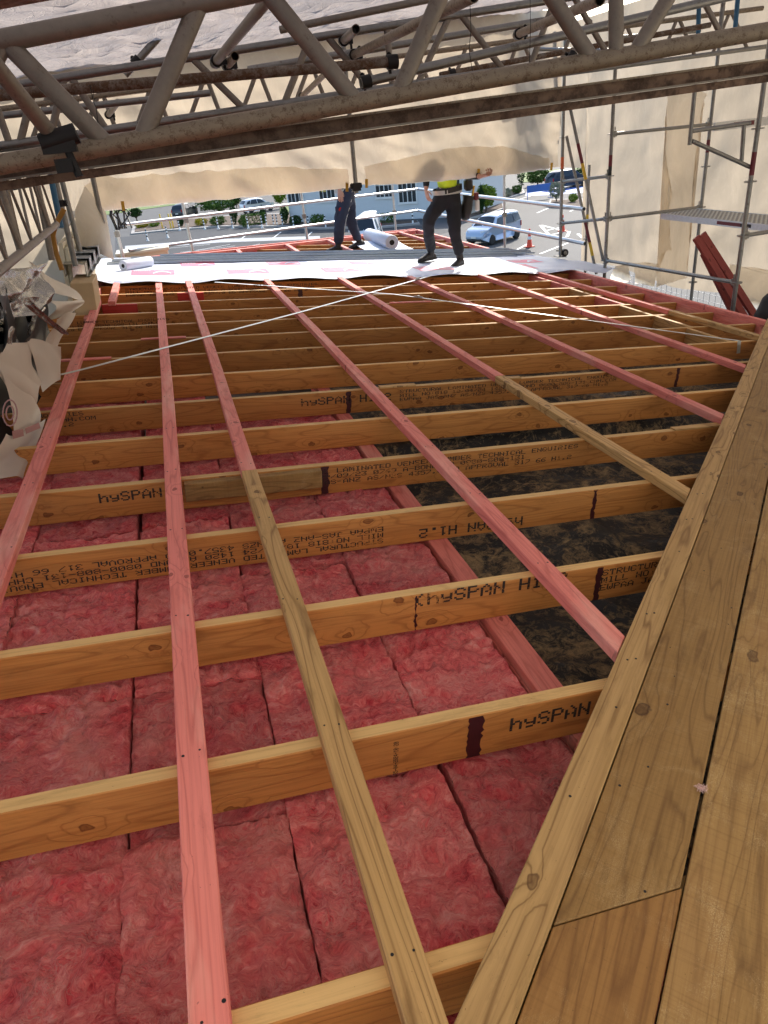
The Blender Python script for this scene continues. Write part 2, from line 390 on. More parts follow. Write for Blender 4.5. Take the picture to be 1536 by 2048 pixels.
# ------------------------------------------------------------------ roof framing
def bevprism(poly, z0, z1, b, mats, name, topmat=None):
    bm = bmesh.new(); n = len(poly)
    lo = [bm.verts.new((x, y, z0)) for x, y in poly]; hi = [bm.verts.new((x, y, z1)) for x, y in poly]
    bm.faces.new(list(reversed(lo))); bm.faces.new(hi)
    for k in range(n): bm.faces.new((lo[k], lo[(k+1) % n], hi[(k+1) % n], hi[k]))
    bmesh.ops.recalc_face_normals(bm, faces=bm.faces)
    if b: bmesh.ops.bevel(bm, geom=bm.edges[:], offset=b, segments=1, affect='EDGES')
    bm.normal_update()
    if topmat is not None:
        for f in bm.faces: f.material_index = topmat if abs(f.normal.z) > .9 else 0
    me = bpy.data.meshes.new(name); bm.to_mesh(me); bm.free()
    for m in mats: me.materials.append(m)
    return me
def bow_mesh(me, L, amp, ph):
    bm = bmesh.new(); bm.from_mesh(me); x = .6
    while x < L-.3:
        bmesh.ops.bisect_plane(bm, geom=bm.verts[:]+bm.edges[:]+bm.faces[:], plane_co=(x, 0, 0), plane_no=(1, 0, 0)); x += .6
    for v in bm.verts: v.co.y += amp*(math.sin(v.co.x*.9+ph)+.4*math.sin(v.co.x*2.3+ph*2))
    bm.to_mesh(me); bm.free()
def timber(name, p0, p1, width, depth, mat, skew0=0.0, skew1=0.0, b=.003, parent=None, base=None, topmat=None, bow=0.0):
    """roof-frame timber: p0-p1 is the centre line of its top face; skew = x shift per metre of y at that end"""
    base = ROOF if base is None else base
    f = frame(p0, p1); L = (Vector(p1)-Vector(p0)).length; h = width/2
    poly = [(-h*skew0, -h), (L-h*skew1, -h), (L+h*skew1, h), (h*skew0, h)]
    mats = [mat] if topmat is None else [mat, topmat]
    me = bevprism(poly, -depth, 0, b, mats, name, 1 if topmat is not None else None)
    if bow: bow_mesh(me, L, bow, random.uniform(0, 6))
    return link(name, me, parent, base @ f)

JV = [.757, 1.362, 1.968, 2.583, 3.178, 3.781, 4.379, 4.986, 5.594, 6.182, 6.782, 7.375, 7.943, 8.531]
JV += [8.531 + .597*k for k in range(1, 12)]
JV = [v-.0225 for v in JV]
JD = .152
def far_v(u): return 11.0 + (u+.7)*.7705          # the splayed far edge of the roof
def far_u(v): return -.7 + (v-11.0)/.7705
def hip_v(u): return .604 + (u-.322)*.9477         # the 45 degree line of the decking edge
def hip_u(v): return .322 + (v-.604)/.9477

FONT = dict(zip('0123456789:-./(ABCDEFGHIJKLMNOPQRSTUVWXYZhy', [bytes.fromhex(h) for h in (
 '3E5149453E 00427F4000 7249494946 2141494D33 1814127F10 2745454539 3C4A494931 4121110907 3649494936 464949291E '
 '0000140000 0808080808 0060600000 2010080402 001C224100 7C1211127C 7F49494936 3E41414122 7F4141413E 7F49494941 '
 '7F09090901 3E41415173 7F0808087F 00417F4100 2040413F01 7F08142241 7F40404040 7F021C027F 7F0408107F 3E4141413E '
 '7F09090906 3E4151215E 7F09192946 2649494932 03017F0103 3F4040403F 1F2040201F 3F4038403F 6314081463 0304780403 '
 '6159494D43 7F08040478 0C5050503C').split()]))
def stamp(lines, width_char, height, gap, rnd):
    """dot-matrix ink-jet lettering as flat ink dashes in the x-z plane"""
    mb = MB(); px, pz = width_char/6.0, height/7.0
    for li, s in enumerate(lines):
        x0 = 0.0; z0 = -li*(height+gap); wob = rnd.uniform(-1, 1)
        for ch in s:
            g = FONT.get(ch)
            if g:
                for ci in range(5):
                    r = 0
                    while r < 7:
                        if g[ci] >> r & 1 and rnd.random() > .012:
                            x = x0+ci*px; z = z0-r*pz+math.sin(x*9+wob)*.001+rnd.uniform(-.06, .06)*pz
                            mb.quad((x-px*.08, 0, z-pz*1.02), (x+px*1.12, 0, z-pz*1.02), (x+px*1.12, 0, z), (x-px*.08, 0, z))
                        r += 1
            x0 += width_char
    return mb
def put_stamp(joist, k, lines, px, py, wc, h, gap, flip=False, tilt=0.0):
    vf = JV[k]-.0225
    p = at(px, py, v=vf)
    loc = Vector((p.x-joist['u0'], -.0225-.0006, p.z+.045))
    Mx = T(loc) @ Matrix.Rotation(R(tilt), 4, 'Y')
    if flip: Mx = Mx @ Matrix.Rotation(math.pi, 4, 'Y')
    stamp(lines, wc, h, gap, random.Random(px)).build('printed_stamp', MAT['ink'], joist, Mx)['kind'] = 'stuff'
def band(joist, k, px, py, w=.03, rnd=random):
    vf = JV[k]-.0225; p = at(px, py, v=vf); x = p.x-joist['u0']
    mb = MB(); n = 14
    l = [(x-w/2+rnd.uniform(-.005, .004), -.0225-.0005, -.004-i*(JD-.006)/n) for i in range(n+1)]
    r = [(x+w/2+rnd.uniform(-.004, .007), -.0225-.0005, -.004-i*(JD-.006)/n) for i in range(n+1)]
    mb.add(l+r, [(i, i+1, n+2+i, n+1+i) for i in range(n)])
    mb.build('painted_mark', MAT['paint'], joist)
joists = []
jl = ['plain', 'with a thick dark paint mark', 'stamped in large letters between two dark marks', 'with its stamps upside down',
      'with a pine packer nailed to its face', 'unprinted with a big knot', 'with the longest row of black stamps']
for k, v in enumerate(JV):
    if k < 5: u0 = -2.0
    elif k < 12: u0 = -1.30
    elif v < 11: u0 = -.80
    else: u0 = far_u(v)+.07
    u1 = 5.425
    if u1-u0 < .3: break
    o = timber('rafter', (u0, v, -.045), (u1, v, -.045), .045, JD, MAT['lvl_face'], topmat=MAT['lvl_edge'])
    o['u0'] = u0
    what = jl[k] if k < len(jl) else ('bare' if v < 8.9 else ('under the white underlay' if v < 11.3 else 'beyond the grey flashings'))
    tag(o, 'orange brown laminated rafter, %s from the camera, %s' % (NTH[k], what), 'rafter', 'laminated rafters across the roof')
    joists.append(o)
S3 = ['STRUCTURAL LAMINATED VENEER LUMBER TECHNICAL ENQUIRIES', 'MILL NO:818 10/04/24 1420 A-BOND 0800-808-131 CHH.COM', 'EWPAA JAS-ANZ AS/NZS 4357.0 ED APPROVAL 317 66 H1.2']
put_stamp(joists[1], 1, ['hySPAN H1.2'], 1022, 1436, .043, .048, .0, tilt=0)
put_stamp(joists[1], 1, ['05-04-2024-10:20'], 786, 1550, .0075, .014, 0, tilt=-90)
band(joists[1], 1, 950, 1470, .040); band(joists[2], 2, 1196, 1165, .022); band(joists[2], 2, 832, 1210, .008)
put_stamp(joists[2], 2, ['(hySPAN H1.2'], 828, 1190, .0505, .05, 0)
put_stamp(joists[2], 2, S3, 1206, 1140, .0305, .026, .007)
put_stamp(joists[3], 3, ['hySPAN H1.2'], 1044, 1050, .046, .045, 0, flip=True)
put_stamp(joists[3], 3, S3, 766, 1086, .030, .023, .006, flip=True)
band(joists[3], 3, 1188, 1005, .016)
put_stamp(joists[4], 4, ['hySPAN H1.2'], 196, 988, .047, .047, 0)
put_stamp(joists[4], 4, ['TURAL LAMINATED VENEER LUMBER TECHNICAL ENQUIRIES', '18 29/09/23 0749 A-BOND NO 0800-808-131', 'AA JAS-ANZ AS/NZS 4357.0 ED APPROVAL 317 66 H1.2'], 598, 944, .0315, .024, .006)
band(joists[4], 4, 650, 955, .034)
put_stamp(joists[6], 6, ['hySPAN H1.2'], 602, 798, .056, .05, 0)
put_stamp(joists[6], 6, S3, 800, 780, .0315, .022, .006)
put_stamp(joists[6], 6, ['ENQUIRIES', '131 CHH.COM', '66 H1.2'], 62, 830, .032, .024, .008)
band(joists[6], 6, 697, 800, .03); band(joists[6], 6, 1356, 745, .022)
put_stamp(joists[10], 10, S3, -60, 652, .03, .022, .007)
put_stamp(joists[13], 13, S3, 250, 577, .04, .024, .008)
band(joists[13], 13, 600, 572, .05)
# packer on the fifth rafter
pk0 = at(368, 968, v=JV[4]-.045); pk1 = at(642, 940, v=JV[4]-.045)
o = timber('packer', (pk0.x, JV[4]-.046, -.050), (pk1.x, JV[4]-.046, -.050), .045, .09, MAT['deck'])
tag(o, 'short weathered pine packer nailed against the face of the fifth rafter', 'timber')

# purlins: (left edge u, start v or None for the hip line, end v or None for the far edge, material, label)
pl = [
 (-.712, .3, 7.92, 'pink', 'leftmost pink purlin beside the crumpled building paper'),
 (-.575, 7.80, None, 'pink', 'short pale pink purlin over the red block at the left edge'),
 (-.101, .3, None, 'pink', 'long pink purlin running down to the bottom edge of the picture'),
 (.241, 3.075, None, 'pink', 'pink upper length of the purlin with a pine lower half'),
 (.243, .3, 3.070, 'pine', 'weathered pine lower length of purlin ending at the bottom edge'),
 (1.166, None, None, 'pink', 'pink purlin meeting the deck edge just below the picture middle'),
 (2.095, 4.30, None, 'pink', 'pink upper length of purlin spliced to pine left of the deck'),
 (2.097, None, 4.295, 'pine', 'pine lower length of purlin ending at the deck edge'),
 (2.998, None, None, 'pink', 'pink purlin crossing the long printed rafter right of the pine splice'),
 (3.980, None, None, 'pink', 'pink purlin crossed by the end of the steel strap at right'),
 (4.872, 6.16, None, 'pink', 'pink upper length of the last purlin before the rim'),
 (4.874, None, 6.155, 'pine', 'short pine length of purlin at the right edge of the picture'),
 (5.433, None, None, 'pink', 'outermost pink purlin along the right rim of the roof'),
]
purlins = []
for (u, v0, v1, mt, lb) in pl:
    uc = u+.035; sk0 = sk1 = 0.0
    # local y points to -u, so a +v-per-u slope is a negative skew
    if v0 is None: v0 = hip_v(uc)+.002; sk0 = -.9477
    if v1 is None: v1 = far_v(uc)-.05; sk1 = -.7705
    o = timber('purlin', (uc, v0, 0), (uc, v1, 0), .070, .0445, MAT[mt], sk0, sk1, bow=.0035)
    tag(o, lb, 'purlin', 'purlins across the rafters'); purlins.append(o)
    mb = MB()
    for v in JV:
        if v0+.06 < v < v1-.05 and v < 9.0:
            for s_ in (-1, 1):
                x = v-v0+random.uniform(-.014, .014); y = s_*(.014+random.uniform(0, .010))
                mb.tube((x, y, -.002), (x, y, .0006), .0028+random.uniform(0, .0014), 7)
    n = mb.build('nail_heads', MAT['nail'], o); n['kind'] = 'stuff'
# rims and the splayed far edge
o = timber('rim_board', (5.452, 5.50, -.045), (5.452, far_v(5.452)-.05, -.045), .045, .19, MAT['pink']); tag(o, 'deep pink rim board under the right edge of the roof', 'rim board')
o = timber('rim_board', (-.745, 7.2, -.045), (-.745, 10.9, -.045), .045, .19, MAT['pink']); tag(o, 'pink rim board at the left edge beside the cream cladding', 'rim board')
d = Vector((1, .7705, 0)).normalized(); nrm = Vector((-d.y, d.x, 0))
for i, off in enumerate((0.0, .11)):
    a = Vector((-.75, far_v(-.75), 0))+nrm*(off-.04); b_ = Vector((5.50, far_v(5.50), 0))+nrm*(off-.04)
    o = timber('edge_timber', (a.x, a.y, .0 if i == 0 else .012), (b_.x, b_.y, 0 if i == 0 else .012), .07 if i == 0 else .045, .045 if i == 0 else .19, MAT['pink'])
    tag(o, ['pink flat timber capping the splayed far edge of the roof', 'pink upright fascia along the splayed far edge of the roof'][i], 'edge timber')
# nogs between the rafters near the right rim
nm = ['pine', 'pine', 'pine', 'pink', 'pine', 'pink', 'pink', 'pink', 'pink', 'pink']
for i in range(10):
    k = 7+i
    if k+1 >= len(JV): break
    u = 4.66+(.03 if i % 2 else -.01)+.03*i
    o = timber('nog', (u, JV[k]+.0235, -.047), (u, JV[k+1]-.0235, -.047), .045, .135, MAT[nm[i]])
    tag(o, '%s nog between rafters beside the right-hand purlin, %s from the camera' % ('brown' if nm[i] == 'pine' else 'pink', NTH[i]), 'nog', 'nogs near the right rim')
for (px0, px1, py, k, mt, lb) in ((203, 274, 612, 12, 'redlvl', 'bright red block on the rafters beside the leftmost purlin'), (352, 402, 574, 13, 'redlvl', 'red stained block fixed to the rafter just before the underlay')):
    a = at(px0, py, w=-.05); b_ = at(px1, py-1, w=-.05)
    o = timber('packing_block', (a.x, JV[k]-.046, -.044), (b_.x, JV[k]-.046, -.044), .042, .12, MAT[mt]); tag(o, lb, 'block')
for (px0, px1, py, mt, lb) in ((790, 862, 612, 'pink', 'thin pink packer strip lying on a rafter under the strap crossing'), (282, 372, 676, 'pink', 'thin pink packer strip beside the second long purlin'),
                               (120, 222, 713, 'pink', 'thin pink packer strip at the left end of a rafter'), (760, 830, 776, 'pine', 'thin pine packer strip on the long printed rafter'), (985, 1040, 752, 'pine', 'small pine packer right of the spliced purlin'), (1330, 1440, 850, 'pine', 'thin pine packer strip on a rafter end by the deck')):
    a = at(px0, py, w=-.04); k = min(range(len(JV)), key=lambda i: abs(JV[i]-a.y)); b_ = at(px1, py, v=JV[k])
    o = timber('packer_strip', (a.x, JV[k], -.035), (b_.x, JV[k], -.035), .05, .0095, MAT[mt], b=.001); tag(o, lb, 'timber strip')
# wall plates below
for i in range(2):
    o = timber('wall_plate', (1.03, 1.0, -.198-.046*i), (1.03, 5.2, -.198-.046*i), .09, .0445, MAT['pink']); tag(o, ['upper', 'lower'][i]+' pink wall plate running under the rafters beside the insulation', 'wall plate')
for k in range(1, 7):
    o = timber('stud', (1.03, JV[k]+.12, -.29), (1.03, JV[k]+.12, -.68), .05, .045, MAT['lvl_face']); tag(o, 'short stud under the wall plate, %s from the camera' % NTH[k-1], 'stud', 'studs under the wall plate')
# strap bracing
def strap(name, pts, lab):
    mb = MB()
    for a, b_ in zip(pts, pts[1:]):
        f = frame(a, b_); L = (Vector(b_)-Vector(a)).length
        mb.box((L/2, 0, 0), (L, .034, .0016), 0, f)
    o = mb.build(name, MAT['strap'], None, ROOF); tag(o, lab, 'strap'); return o
s1 = strap('bracing_strap', [(-.75, 4.99, .002), (-.60, 5.11, .003), (1.2, 6.80, .004), (3.32, 8.91, .004)], 'long steel bracing strap from the left purlin up to the white underlay')
s2 = strap('bracing_strap', [(.569, 8.86, .005), (2.403, 7.60, .007), (4.03, 5.49, .006), (4.56, 4.80, .004), (4.57, 4.79, -.10)], 'steel bracing strap falling from the underlay to the right rafter end')
for (s_, p, lb) in ((s1, (3.02, 8.60), 0), (s2, (2.60, 7.36), 1)):
    mb = MB(); f = T(Vector((p[0], p[1], .006))) @ Matrix.Rotation(R(45 if lb == 0 else -48), 4, 'Z')
    mb.box((0, 0, 0), (.12, .03, .006), 0, f); mb.tube((-.05, 0, .008), (.05, 0, .008), .006, 8, 0, M=f); mb.box((0, 0, .012), (.02, .034, .016), 0, f)
    mb.build('strap_tensioner', MAT['strap'], s_)

# ------------------------------------------------------------------ decking on the right (45 degree boards)
D = Vector((.7259, .6878, 0)); N_ = Vector((.6878, -.7259, 0)); P0 = Vector((.322, .604, 0))
def deck_board(name, off0, off1, x0, x1, mat, top, thick, skewcut=None, M0=None):
    """board between two offsets from the hip line; x along D; skewcut 'start'/'end' cut along the rafters at v"""
    xs = lambda o, x, sk: ((sk-P0.y)+o*.7259)/.6878 if sk is not None else x
    s0, s1 = skewcut if skewcut else (None, None)
    poly = [(xs(off1, x0, s0), -off1), (xs(off1, x1, s1), -off1), (xs(off0, x1, s1), -off0), (xs(off0, x0, s0), -off0)]
    f = Matrix.Identity(4)
    yv = Vector((-D.y, D.x, 0))
    for i in range(3): f[i][0], f[i][1], f[i][2], f[i][3] = D[i], yv[i], (0, 0, 1)[i], P0[i]
    f[2][3] = top
    me = bevprism(poly, -thick, 0, .0025, [mat], name)
    return link(name, me, None, ROOF @ f)
o = deck_board('hip_board', 0, .088, -.9, 7.2, MAT['pine'], .004, .047); tag(o, 'pale pine edge board running diagonally along the deck', 'board')
mb = MB(); rr = random.Random(5)
for i in range(26):
    x = .1+i*.26+rr.uniform(-.06, .06)
    for s_ in (0, 1):
        if rr.random() < .65: mb.tube((x+s_*.018, -.03-s_*.02, -.002), (x+s_*.018, -.03-s_*.02, .0007), .0035, 8)
mb.build('nail_heads', MAT['nail'], o)['kind'] = 'stuff'
o = deck_board('deck_board', .091, .287, 0, 7.0, MAT['deck'], .001, .044, (.711, None)); tag(o, 'long sawn deck board beside the diagonal edge board', 'board', 'deck boards')
mb = MB()
for i in range(40):
    x = .45+i*.17+rr.uniform(-.05, .05); y = -.115-rr.random()*.15; mb.tube((x, y, -.002), (x, y, .0006), rr.uniform(.0015, .0035), 7)
mb.build('nail_heads', MAT['nail'], o)['kind'] = 'stuff'
o = deck_board('deck_board', .091, .291, -1.0, 0, MAT['deck_orange'], .0005, .044, (None, .7085)); tag(o, 'orange deck board with a skew cut end at the bottom edge', 'board', 'deck boards')
o = deck_board('deck_board', .2945, .497, -1.1, 7.0, MAT['deck_green'], .002, .045); tag(o, 'wide sawdust covered deck board in the bottom right corner', 'board', 'deck boards')
o = deck_board('deck_board', .505, .70, -1.1, 7.0, MAT['deck'], .001, .044); tag(o, 'deck board outermost on the right, past the wide dusty one', 'board', 'deck boards')
# tuft of wool caught in the gap
mb = MB(); rr = random.Random(3)
c = at(1402, 1578, w=.008)
for i in range(110):
    a = Vector((rr.gauss(0, .004), rr.gauss(0, .004), rr.uniform(0, .006))); b_ = a+Vector((rr.gauss(0, .005), rr.gauss(0, .005), rr.uniform(-.002, .005)))
    mb.path([c+a, c+(a+b_)/2+Vector((rr.gauss(0, .002), rr.gauss(0, .002), .002)), c+b_], .0005, 4)
MAT['tuft'] = plain('pale_pink_wool', (.80, .52, .46), .95)
o = mb.build('wool_tuft', MAT['tuft'], None, ROOF); tag(o, 'tiny pink wool tuft caught in the deck board gap', 'wool tuft')

# ------------------------------------------------------------------ ceiling below: insulation, polythene
ce = MB(); ce.box((2.2, 5.8, -.75), (7.2, 12.0, .02)); MAT['ceil'] = plain('dark_ceiling_lining', (.10, .075, .06), .9)
structure(ce.build('ceiling_lining', MAT['ceil'], None, ROOF))
def batt(u0, u1, v0, v1, top, seed, lab):
    rr = random.Random(seed); nu = max(10, int((u1-u0)/.0095)); nv = max(10, int((v1-v0)/.0105))
    th = .15; sx, sy, sz = rr.uniform(0, 50), rr.uniform(0, 50), rr.uniform(0, 50)
    hu, hv = (u1-u0)/2, (v1-v0)/2
    tl = [rr.uniform(-.007, .007) for _ in range(4)]
    def fn(a, b):
        x = (a*2-1)*hu; y = (b*2-1)*hv
        ea = min(a, 1-a)*2*hu; eb = min(b, 1-b)*2*hv
        # ragged edges
        jx = noise.noise(Vector((sx+a*3, sy+y*14, 3.3)))*.005+noise.noise(Vector((sx, sy+y*45, 8.3)))*.003; jy = noise.noise(Vector((sx+x*14, sy, 9.1)))*.006
        e = min(ea, eb); rnd = -.008*max(0, 1-e/.011)**2
        q = Vector((x*3.2+sx, y*3.2+sy, sz)); wv = noise.noise_vector(q)*.35
        big = noise.fractal(Vector((x*2.6+sx, y*2.6+sy, sz)), 1, 2, 2)*.010
        p2 = Vector((x*9+sx+wv.x*5, y*12+sy+wv.y*5, sz)); mid = (1-abs(noise.noise(p2))*2.0)*.018-.008
        fine = noise.fractal(Vector((x*42+sx+wv.x*6, y*32+sy+wv.y*6, sz)), .8, 2.1, 4)*.011
        tilt = tl[0]*a+tl[1]*b+tl[2]*a*b
        # pull the surface down along a crease
        cr = noise.noise(Vector((x*5+sx*2, y*1.6+sy*2, 4.4))); crease = -.009*math.exp(-(cr/.03)**2)
        return (x+jx, y+jy, big+mid+fine+rnd+tilt+crease)
    mb = MB(); mb.grid(fn, nu, nv)
    # skirt
    def edge(seq):
        top_ = [Vector(fn(*s)) for s in seq]; m_ = [Vector((p.x*1.004, p.y*1.002, p.z-.03)) for p in top_]; bot = [Vector((p.x, p.y, -th)) for p in top_]
        mb.loft([top_, m_, bot], 0, None, False, True, False)
    n = 40
    edge([(i/n, 0) for i in range(n+1)][::-1]); edge([(i/n, 1) for i in range(n+1)]); edge([(0, i/n) for i in range(n+1)]); edge([(1, i/n) for i in range(n+1)][::-1])
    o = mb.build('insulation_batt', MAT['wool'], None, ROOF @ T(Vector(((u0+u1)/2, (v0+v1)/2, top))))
    tag(o, lab, 'insulation', 'pink glass wool batts below the rafters'); return o
cols = [(-1.995, -1.563), (-1.56, -1.112), (-1.109, -.676), (-.674, -.2485), (-.2465, .152), (.155, .592), (.597, .966)]
rows = {6: [.1, 1.25, 2.45, 3.6], 0: [.1, 1.25, 2.45, 3.6, 4.75, 5.9], 1: [-.2, .95, 2.1, 3.25, 4.4, 5.6], 2: [.35, 1.86, 3.0, 4.2, 5.4], 3: [.2, 1.30, 1.86, 3.05, 4.25, 5.4], 4: [.15, 1.36, 2.5, 3.65, 4.8], 5: [.35, 1.52, 2.2, 3.4, 4.6]}
cn = ['second', 'third', 'fourth', 'fifth', 'sixth', 'rightmost', 'outermost left']
for ci, (a, b_) in enumerate(cols, -1):
    ci = ci % 7; rv = rows[ci]
    for ri in range(len(rv)-1):
        sh = .018*(rv[ri]-1.2) if ci in (3, 4) else 0.0
        batt(a+sh*.5, b_+sh*.5, rv[ri]+.003, rv[ri+1]-.003, -.222+random.Random(ci*10+ri).uniform(-.006, .010), 100+ci*10+ri, 'pink wool batt in the %s column, %s from the camera' % (cn[ci], NTH[ri]))
def poly_fn(a, b):
    u = 1.06+a*4.4; v = .6+b*8.2
    z = -.36+fbm(u*1.3, v*1.3, 2, 3)*.05+fbm(u*4, v*6, 5, 4)*.022+.02*(1-abs(noise.noise(Vector((u*3+v, v*4, 2))))*2)**3
    fold = math.exp(-((v-3.72-.10*(u-1.2))/.10)**2)*.16*(1 if u < 3.2 else max(0, 1-(u-3.2)*2))
    up = max(0, (u-2.75-.55*(v-3.5)))*.0
    far = max(0, v-4.6)*.08
    return (u, v, min(-.20, z+fold+up+far))
mb = MB(); mb.grid(poly_fn, 110, 190)
o = mb.build('polythene_sheet', MAT['poly'], None, ROOF); tag(o, 'black polythene sheet strewn with sawdust below the right-hand rafters', 'polythene')
# ------------------------------------------------------------------ shrink wrap tent
def lerp(a, b, t): return a+(b-a)*t
def sm(t): t = max(0.0, min(1.0, t)); return t*t*(3-2*t)
BY = 9.25
def curtain_y(x): return BY + 1.12*sm((x-4.45)/1.35)
CB = [(-6.0, -1.4), (-1.0, -1.2), (-.86, -.25)]
for px, py in ((190, 428), (205, 420), (330, 407), (480, 394), (600, 384), (690, 374), (712, 370), (800, 366), (900, 358), (985, 350), (1060, 342), (1112, 335)):
    p = wat(px, py, y=BY)
    for _ in range(4): p = wat(px, py, y=curtain_y(p.x))
    CB.append((p.x, p.z))
CB.append((7.9, CB[-1][1]+.10)); CXR = CB[-2][0]+.06
def cb(x):
    for (x0, z0), (x1, z1) in zip(CB, CB[1:]):
        if x <= x1: return lerp(z0, z1, (x-x0)/(x1-x0))
    return CB[-1][1]
def cpt(x, t, ztop=2.55, off=0.0):
    z0 = cb(x); z = lerp(z0, ztop, t)
    y = curtain_y(x)-off+fbm(x*.9, z*1.4, 3, 3)*.09+fbm(x*2.0+z*1.5, z*2.2, 7, 3)*.028+.02*(1-abs(noise.noise(Vector((x*2.2+z*2.6, z*1.1-x, 3))))*2)**3
    y += .03*math.sin(x*4+z*3)*math.exp(-t*9)
    return Vector((x, y, z+ .012*noise.noise(Vector((x*6, 1, 2)))*(1-t)))
mb = MB(); mb.grid(lambda a, b: cpt(lerp(-6, CXR, a), b), 300, 60)
curtain = mb.build('wrap_curtain', MAT['film']); tag(curtain, 'translucent cream shrink wrap curtain hanging in front of the two workers', 'shrink wrap')
# the doubled hem: upper outline per x in picture pixels
HEM = [((168, 372), (205, 348), (250, 358), (300, 350), (420, 342), (560, 333), (640, 338), (694, 338)), ((728, 333), (800, 318), (860, 304), (915, 295), (990, 292), (1060, 306), (1100, 316))]
for hi, pts in enumerate(HEM):
    tops = []
    for px, py in pts:
        p = wat(px, py, y=BY)
        for _ in range(4): p = wat(px, py, y=curtain_y(p.x)-.02)
        tops.append((p.x, p.z))
    def hem(a, b, tops=tops):
        x = lerp(tops[0][0], tops[-1][0], a)
        for (x0, z0), (x1, z1) in zip(tops, tops[1:]):
            if x <= x1+1e-6: zt = lerp(z0, z1, (x-x0)/(x1-x0)); break
        zt += .025*fbm(x*5, 1, hi, 3)
        zb = cb(x)-.012
        t = (lerp(zb, zt, b)-cb(x))/(2.55-cb(x))
        p = cpt(x, t, 2.55, .022); p.y -= .035*math.sin(b*math.pi)*(.6+.4*math.sin(x*3)); return p
    m2 = MB(); m2.grid(hem, 60, 8); m2.build('doubled_hem', MAT['film_patch'], curtain)
for px, py in ((246, 412), (694, 374), (733, 367), (957, 346), (1103, 333)):
    p = wat(px, py, y=BY)
    for _ in range(4): p = wat(px, py, y=curtain_y(p.x)-.05)
    m2 = MB(); m2.box((0, 0, 0), (.035, .006, .10), 0, T(p) @ Matrix.Rotation(.1, 4, 'Y')); m2.build('yellow_tape', MAT['tape'], curtain)
# hanging flap left of the cladding
mb = MB()
fl = [wat(170, 372, y=8.9), wat(212, 425, y=9.0), wat(228, 520, y=8.8), wat(152, 486, y=8.3), wat(150, 420, y=8.5)]
c0 = sum(fl, Vector())/5
mb.add([c0+Vector((0, -.12, 0))]+fl, [(0, 1, 2), (0, 2, 3), (0, 3, 4), (0, 4, 5), (0, 5, 1)], 0, None, True)
tag(mb.build('wrap_flap', MAT['film_patch']), 'loose shrink wrap flap hanging beside the cream cladding at left', 'shrink wrap')

RX = 7.97; RB = wat(1371, 572, x=RX).z; RU = wat(1150, 335, x=RX).z
def rwall(a, b, off=0.0):
    y = lerp(3.2, 14.6, a); z = lerp(RB+.06*math.sin(y*1.7) if y < 13.05 else RU, 2.75, b)
    return Vector((RX-off+fbm(y*.8, z*.8, 11, 3)*.07+fbm(y*1.6+z, z*2, 5, 3)*.016, y, z))
mb = MB(); mb.grid(rwall, 190, 60)
rwo = mb.build('wrap_wall', MAT['film']); tag(rwo, 'translucent cream shrink wrap wall behind the right-hand scaffold bay', 'shrink wrap')
def patch(outline, seed):
    rr = random.Random(seed); pts = []
    for (x0, y0), (x1, y1) in zip(outline, outline[1:]+outline[:1]):
        n = max(2, int(math.hypot(x1-x0, y1-y0)/9))
        for i in range(n):
            t = i/n; pts.append((lerp(x0, x1, t)+rr.uniform(-2.2, 2.2), lerp(y0, y1, t)+rr.uniform(-2.2, 2.2)))
    bm = bmesh.new(); vs = []
    for px, py in pts:
        p = wat(px, py, x=RX-.12); vs.append(bm.verts.new(p))
    f = bm.faces.new(vs); bmesh.ops.triangulate(bm, faces=[f])
    bmesh.ops.subdivide_edges(bm, edges=bm.edges[:], cuts=2, use_grid_fill=True)
    for v in bm.verts: v.co.x += fbm(v.co.y*4, v.co.z*4, seed, 3)*.025
    me = bpy.data.meshes.new('wrap_patch'); bm.to_mesh(me); bm.free(); me.materials.append(MAT['film_patch'])
    link('wrap_patch', me, rwo)
patch([(1334, 185), (1400, 175), (1412, 190), (1398, 260), (1390, 330), (1385, 400), (1378, 500), (1372, 555), (1312, 575), (1322, 510), (1344, 500), (1336, 430), (1346, 390), (1334, 330), (1330, 260)], 1)
patch([(1225, 535), (1255, 530), (1262, 560), (1245, 566), (1222, 560)], 2)
patch([(1268, 525), (1316, 528), (1308, 572), (1268, 568)], 3)
patch([(1460, 530), (1536, 540), (1580, 560), (1560, 640), (1470, 600)], 4)

# roof film over the trusses
def roof_z(x, y):
    return 1.66+.058*(y-1.5)+.045*x+fbm(x*.7, y*.7, 1, 3)*.05
def roof_fn(a, b):
    x = lerp(-3.2, 8.0, a); y = lerp(.9, 9.6, b)
    z = roof_z(x, y)+.10+fbm(x*1.6, y*5, 4, 4)*.05+fbm(x*5, y*16, 9, 4)*.03
    return Vector((x, y, z))
mb = MB(); mb.grid(roof_fn, 260, 280)
tag(mb.build('wrap_roof', MAT['film_roof']), 'crinkled translucent shrink wrap roof above the scaffold beams', 'shrink wrap')
def added_roof_fn(a, b):  # unseen roof sheet, added to throw warm light on the near roof
    x = lerp(-3.2, 8.0, a); y = lerp(-5.0, 1.05, b)
    return Vector((x, y, roof_z(x, 1.0)+.135+.01*(1.0-y)+fbm(x*.8, y*.8, 4, 3)*.04))
mb = MB(); mb.grid(added_roof_fn, 60, 40)
tag(mb.build('wrap_roof', MAT['film_fill']), 'unseen shrink wrap roof sheet added to warm the light over the decking', 'shrink wrap')
mb = MB(); mb.grid(lambda a, b: Vector((RX+fbm(a*6, b*3, 2, 3)*.04, lerp(-5.0, 3.15, a), lerp(RB-1.0, 2.3, b))), 50, 24)  # unseen wall sheet, added for warm light from the right
tag(mb.build('wrap_wall', MAT['film_fill']), 'unseen shrink wrap wall added right of the decking to warm its light', 'shrink wrap')
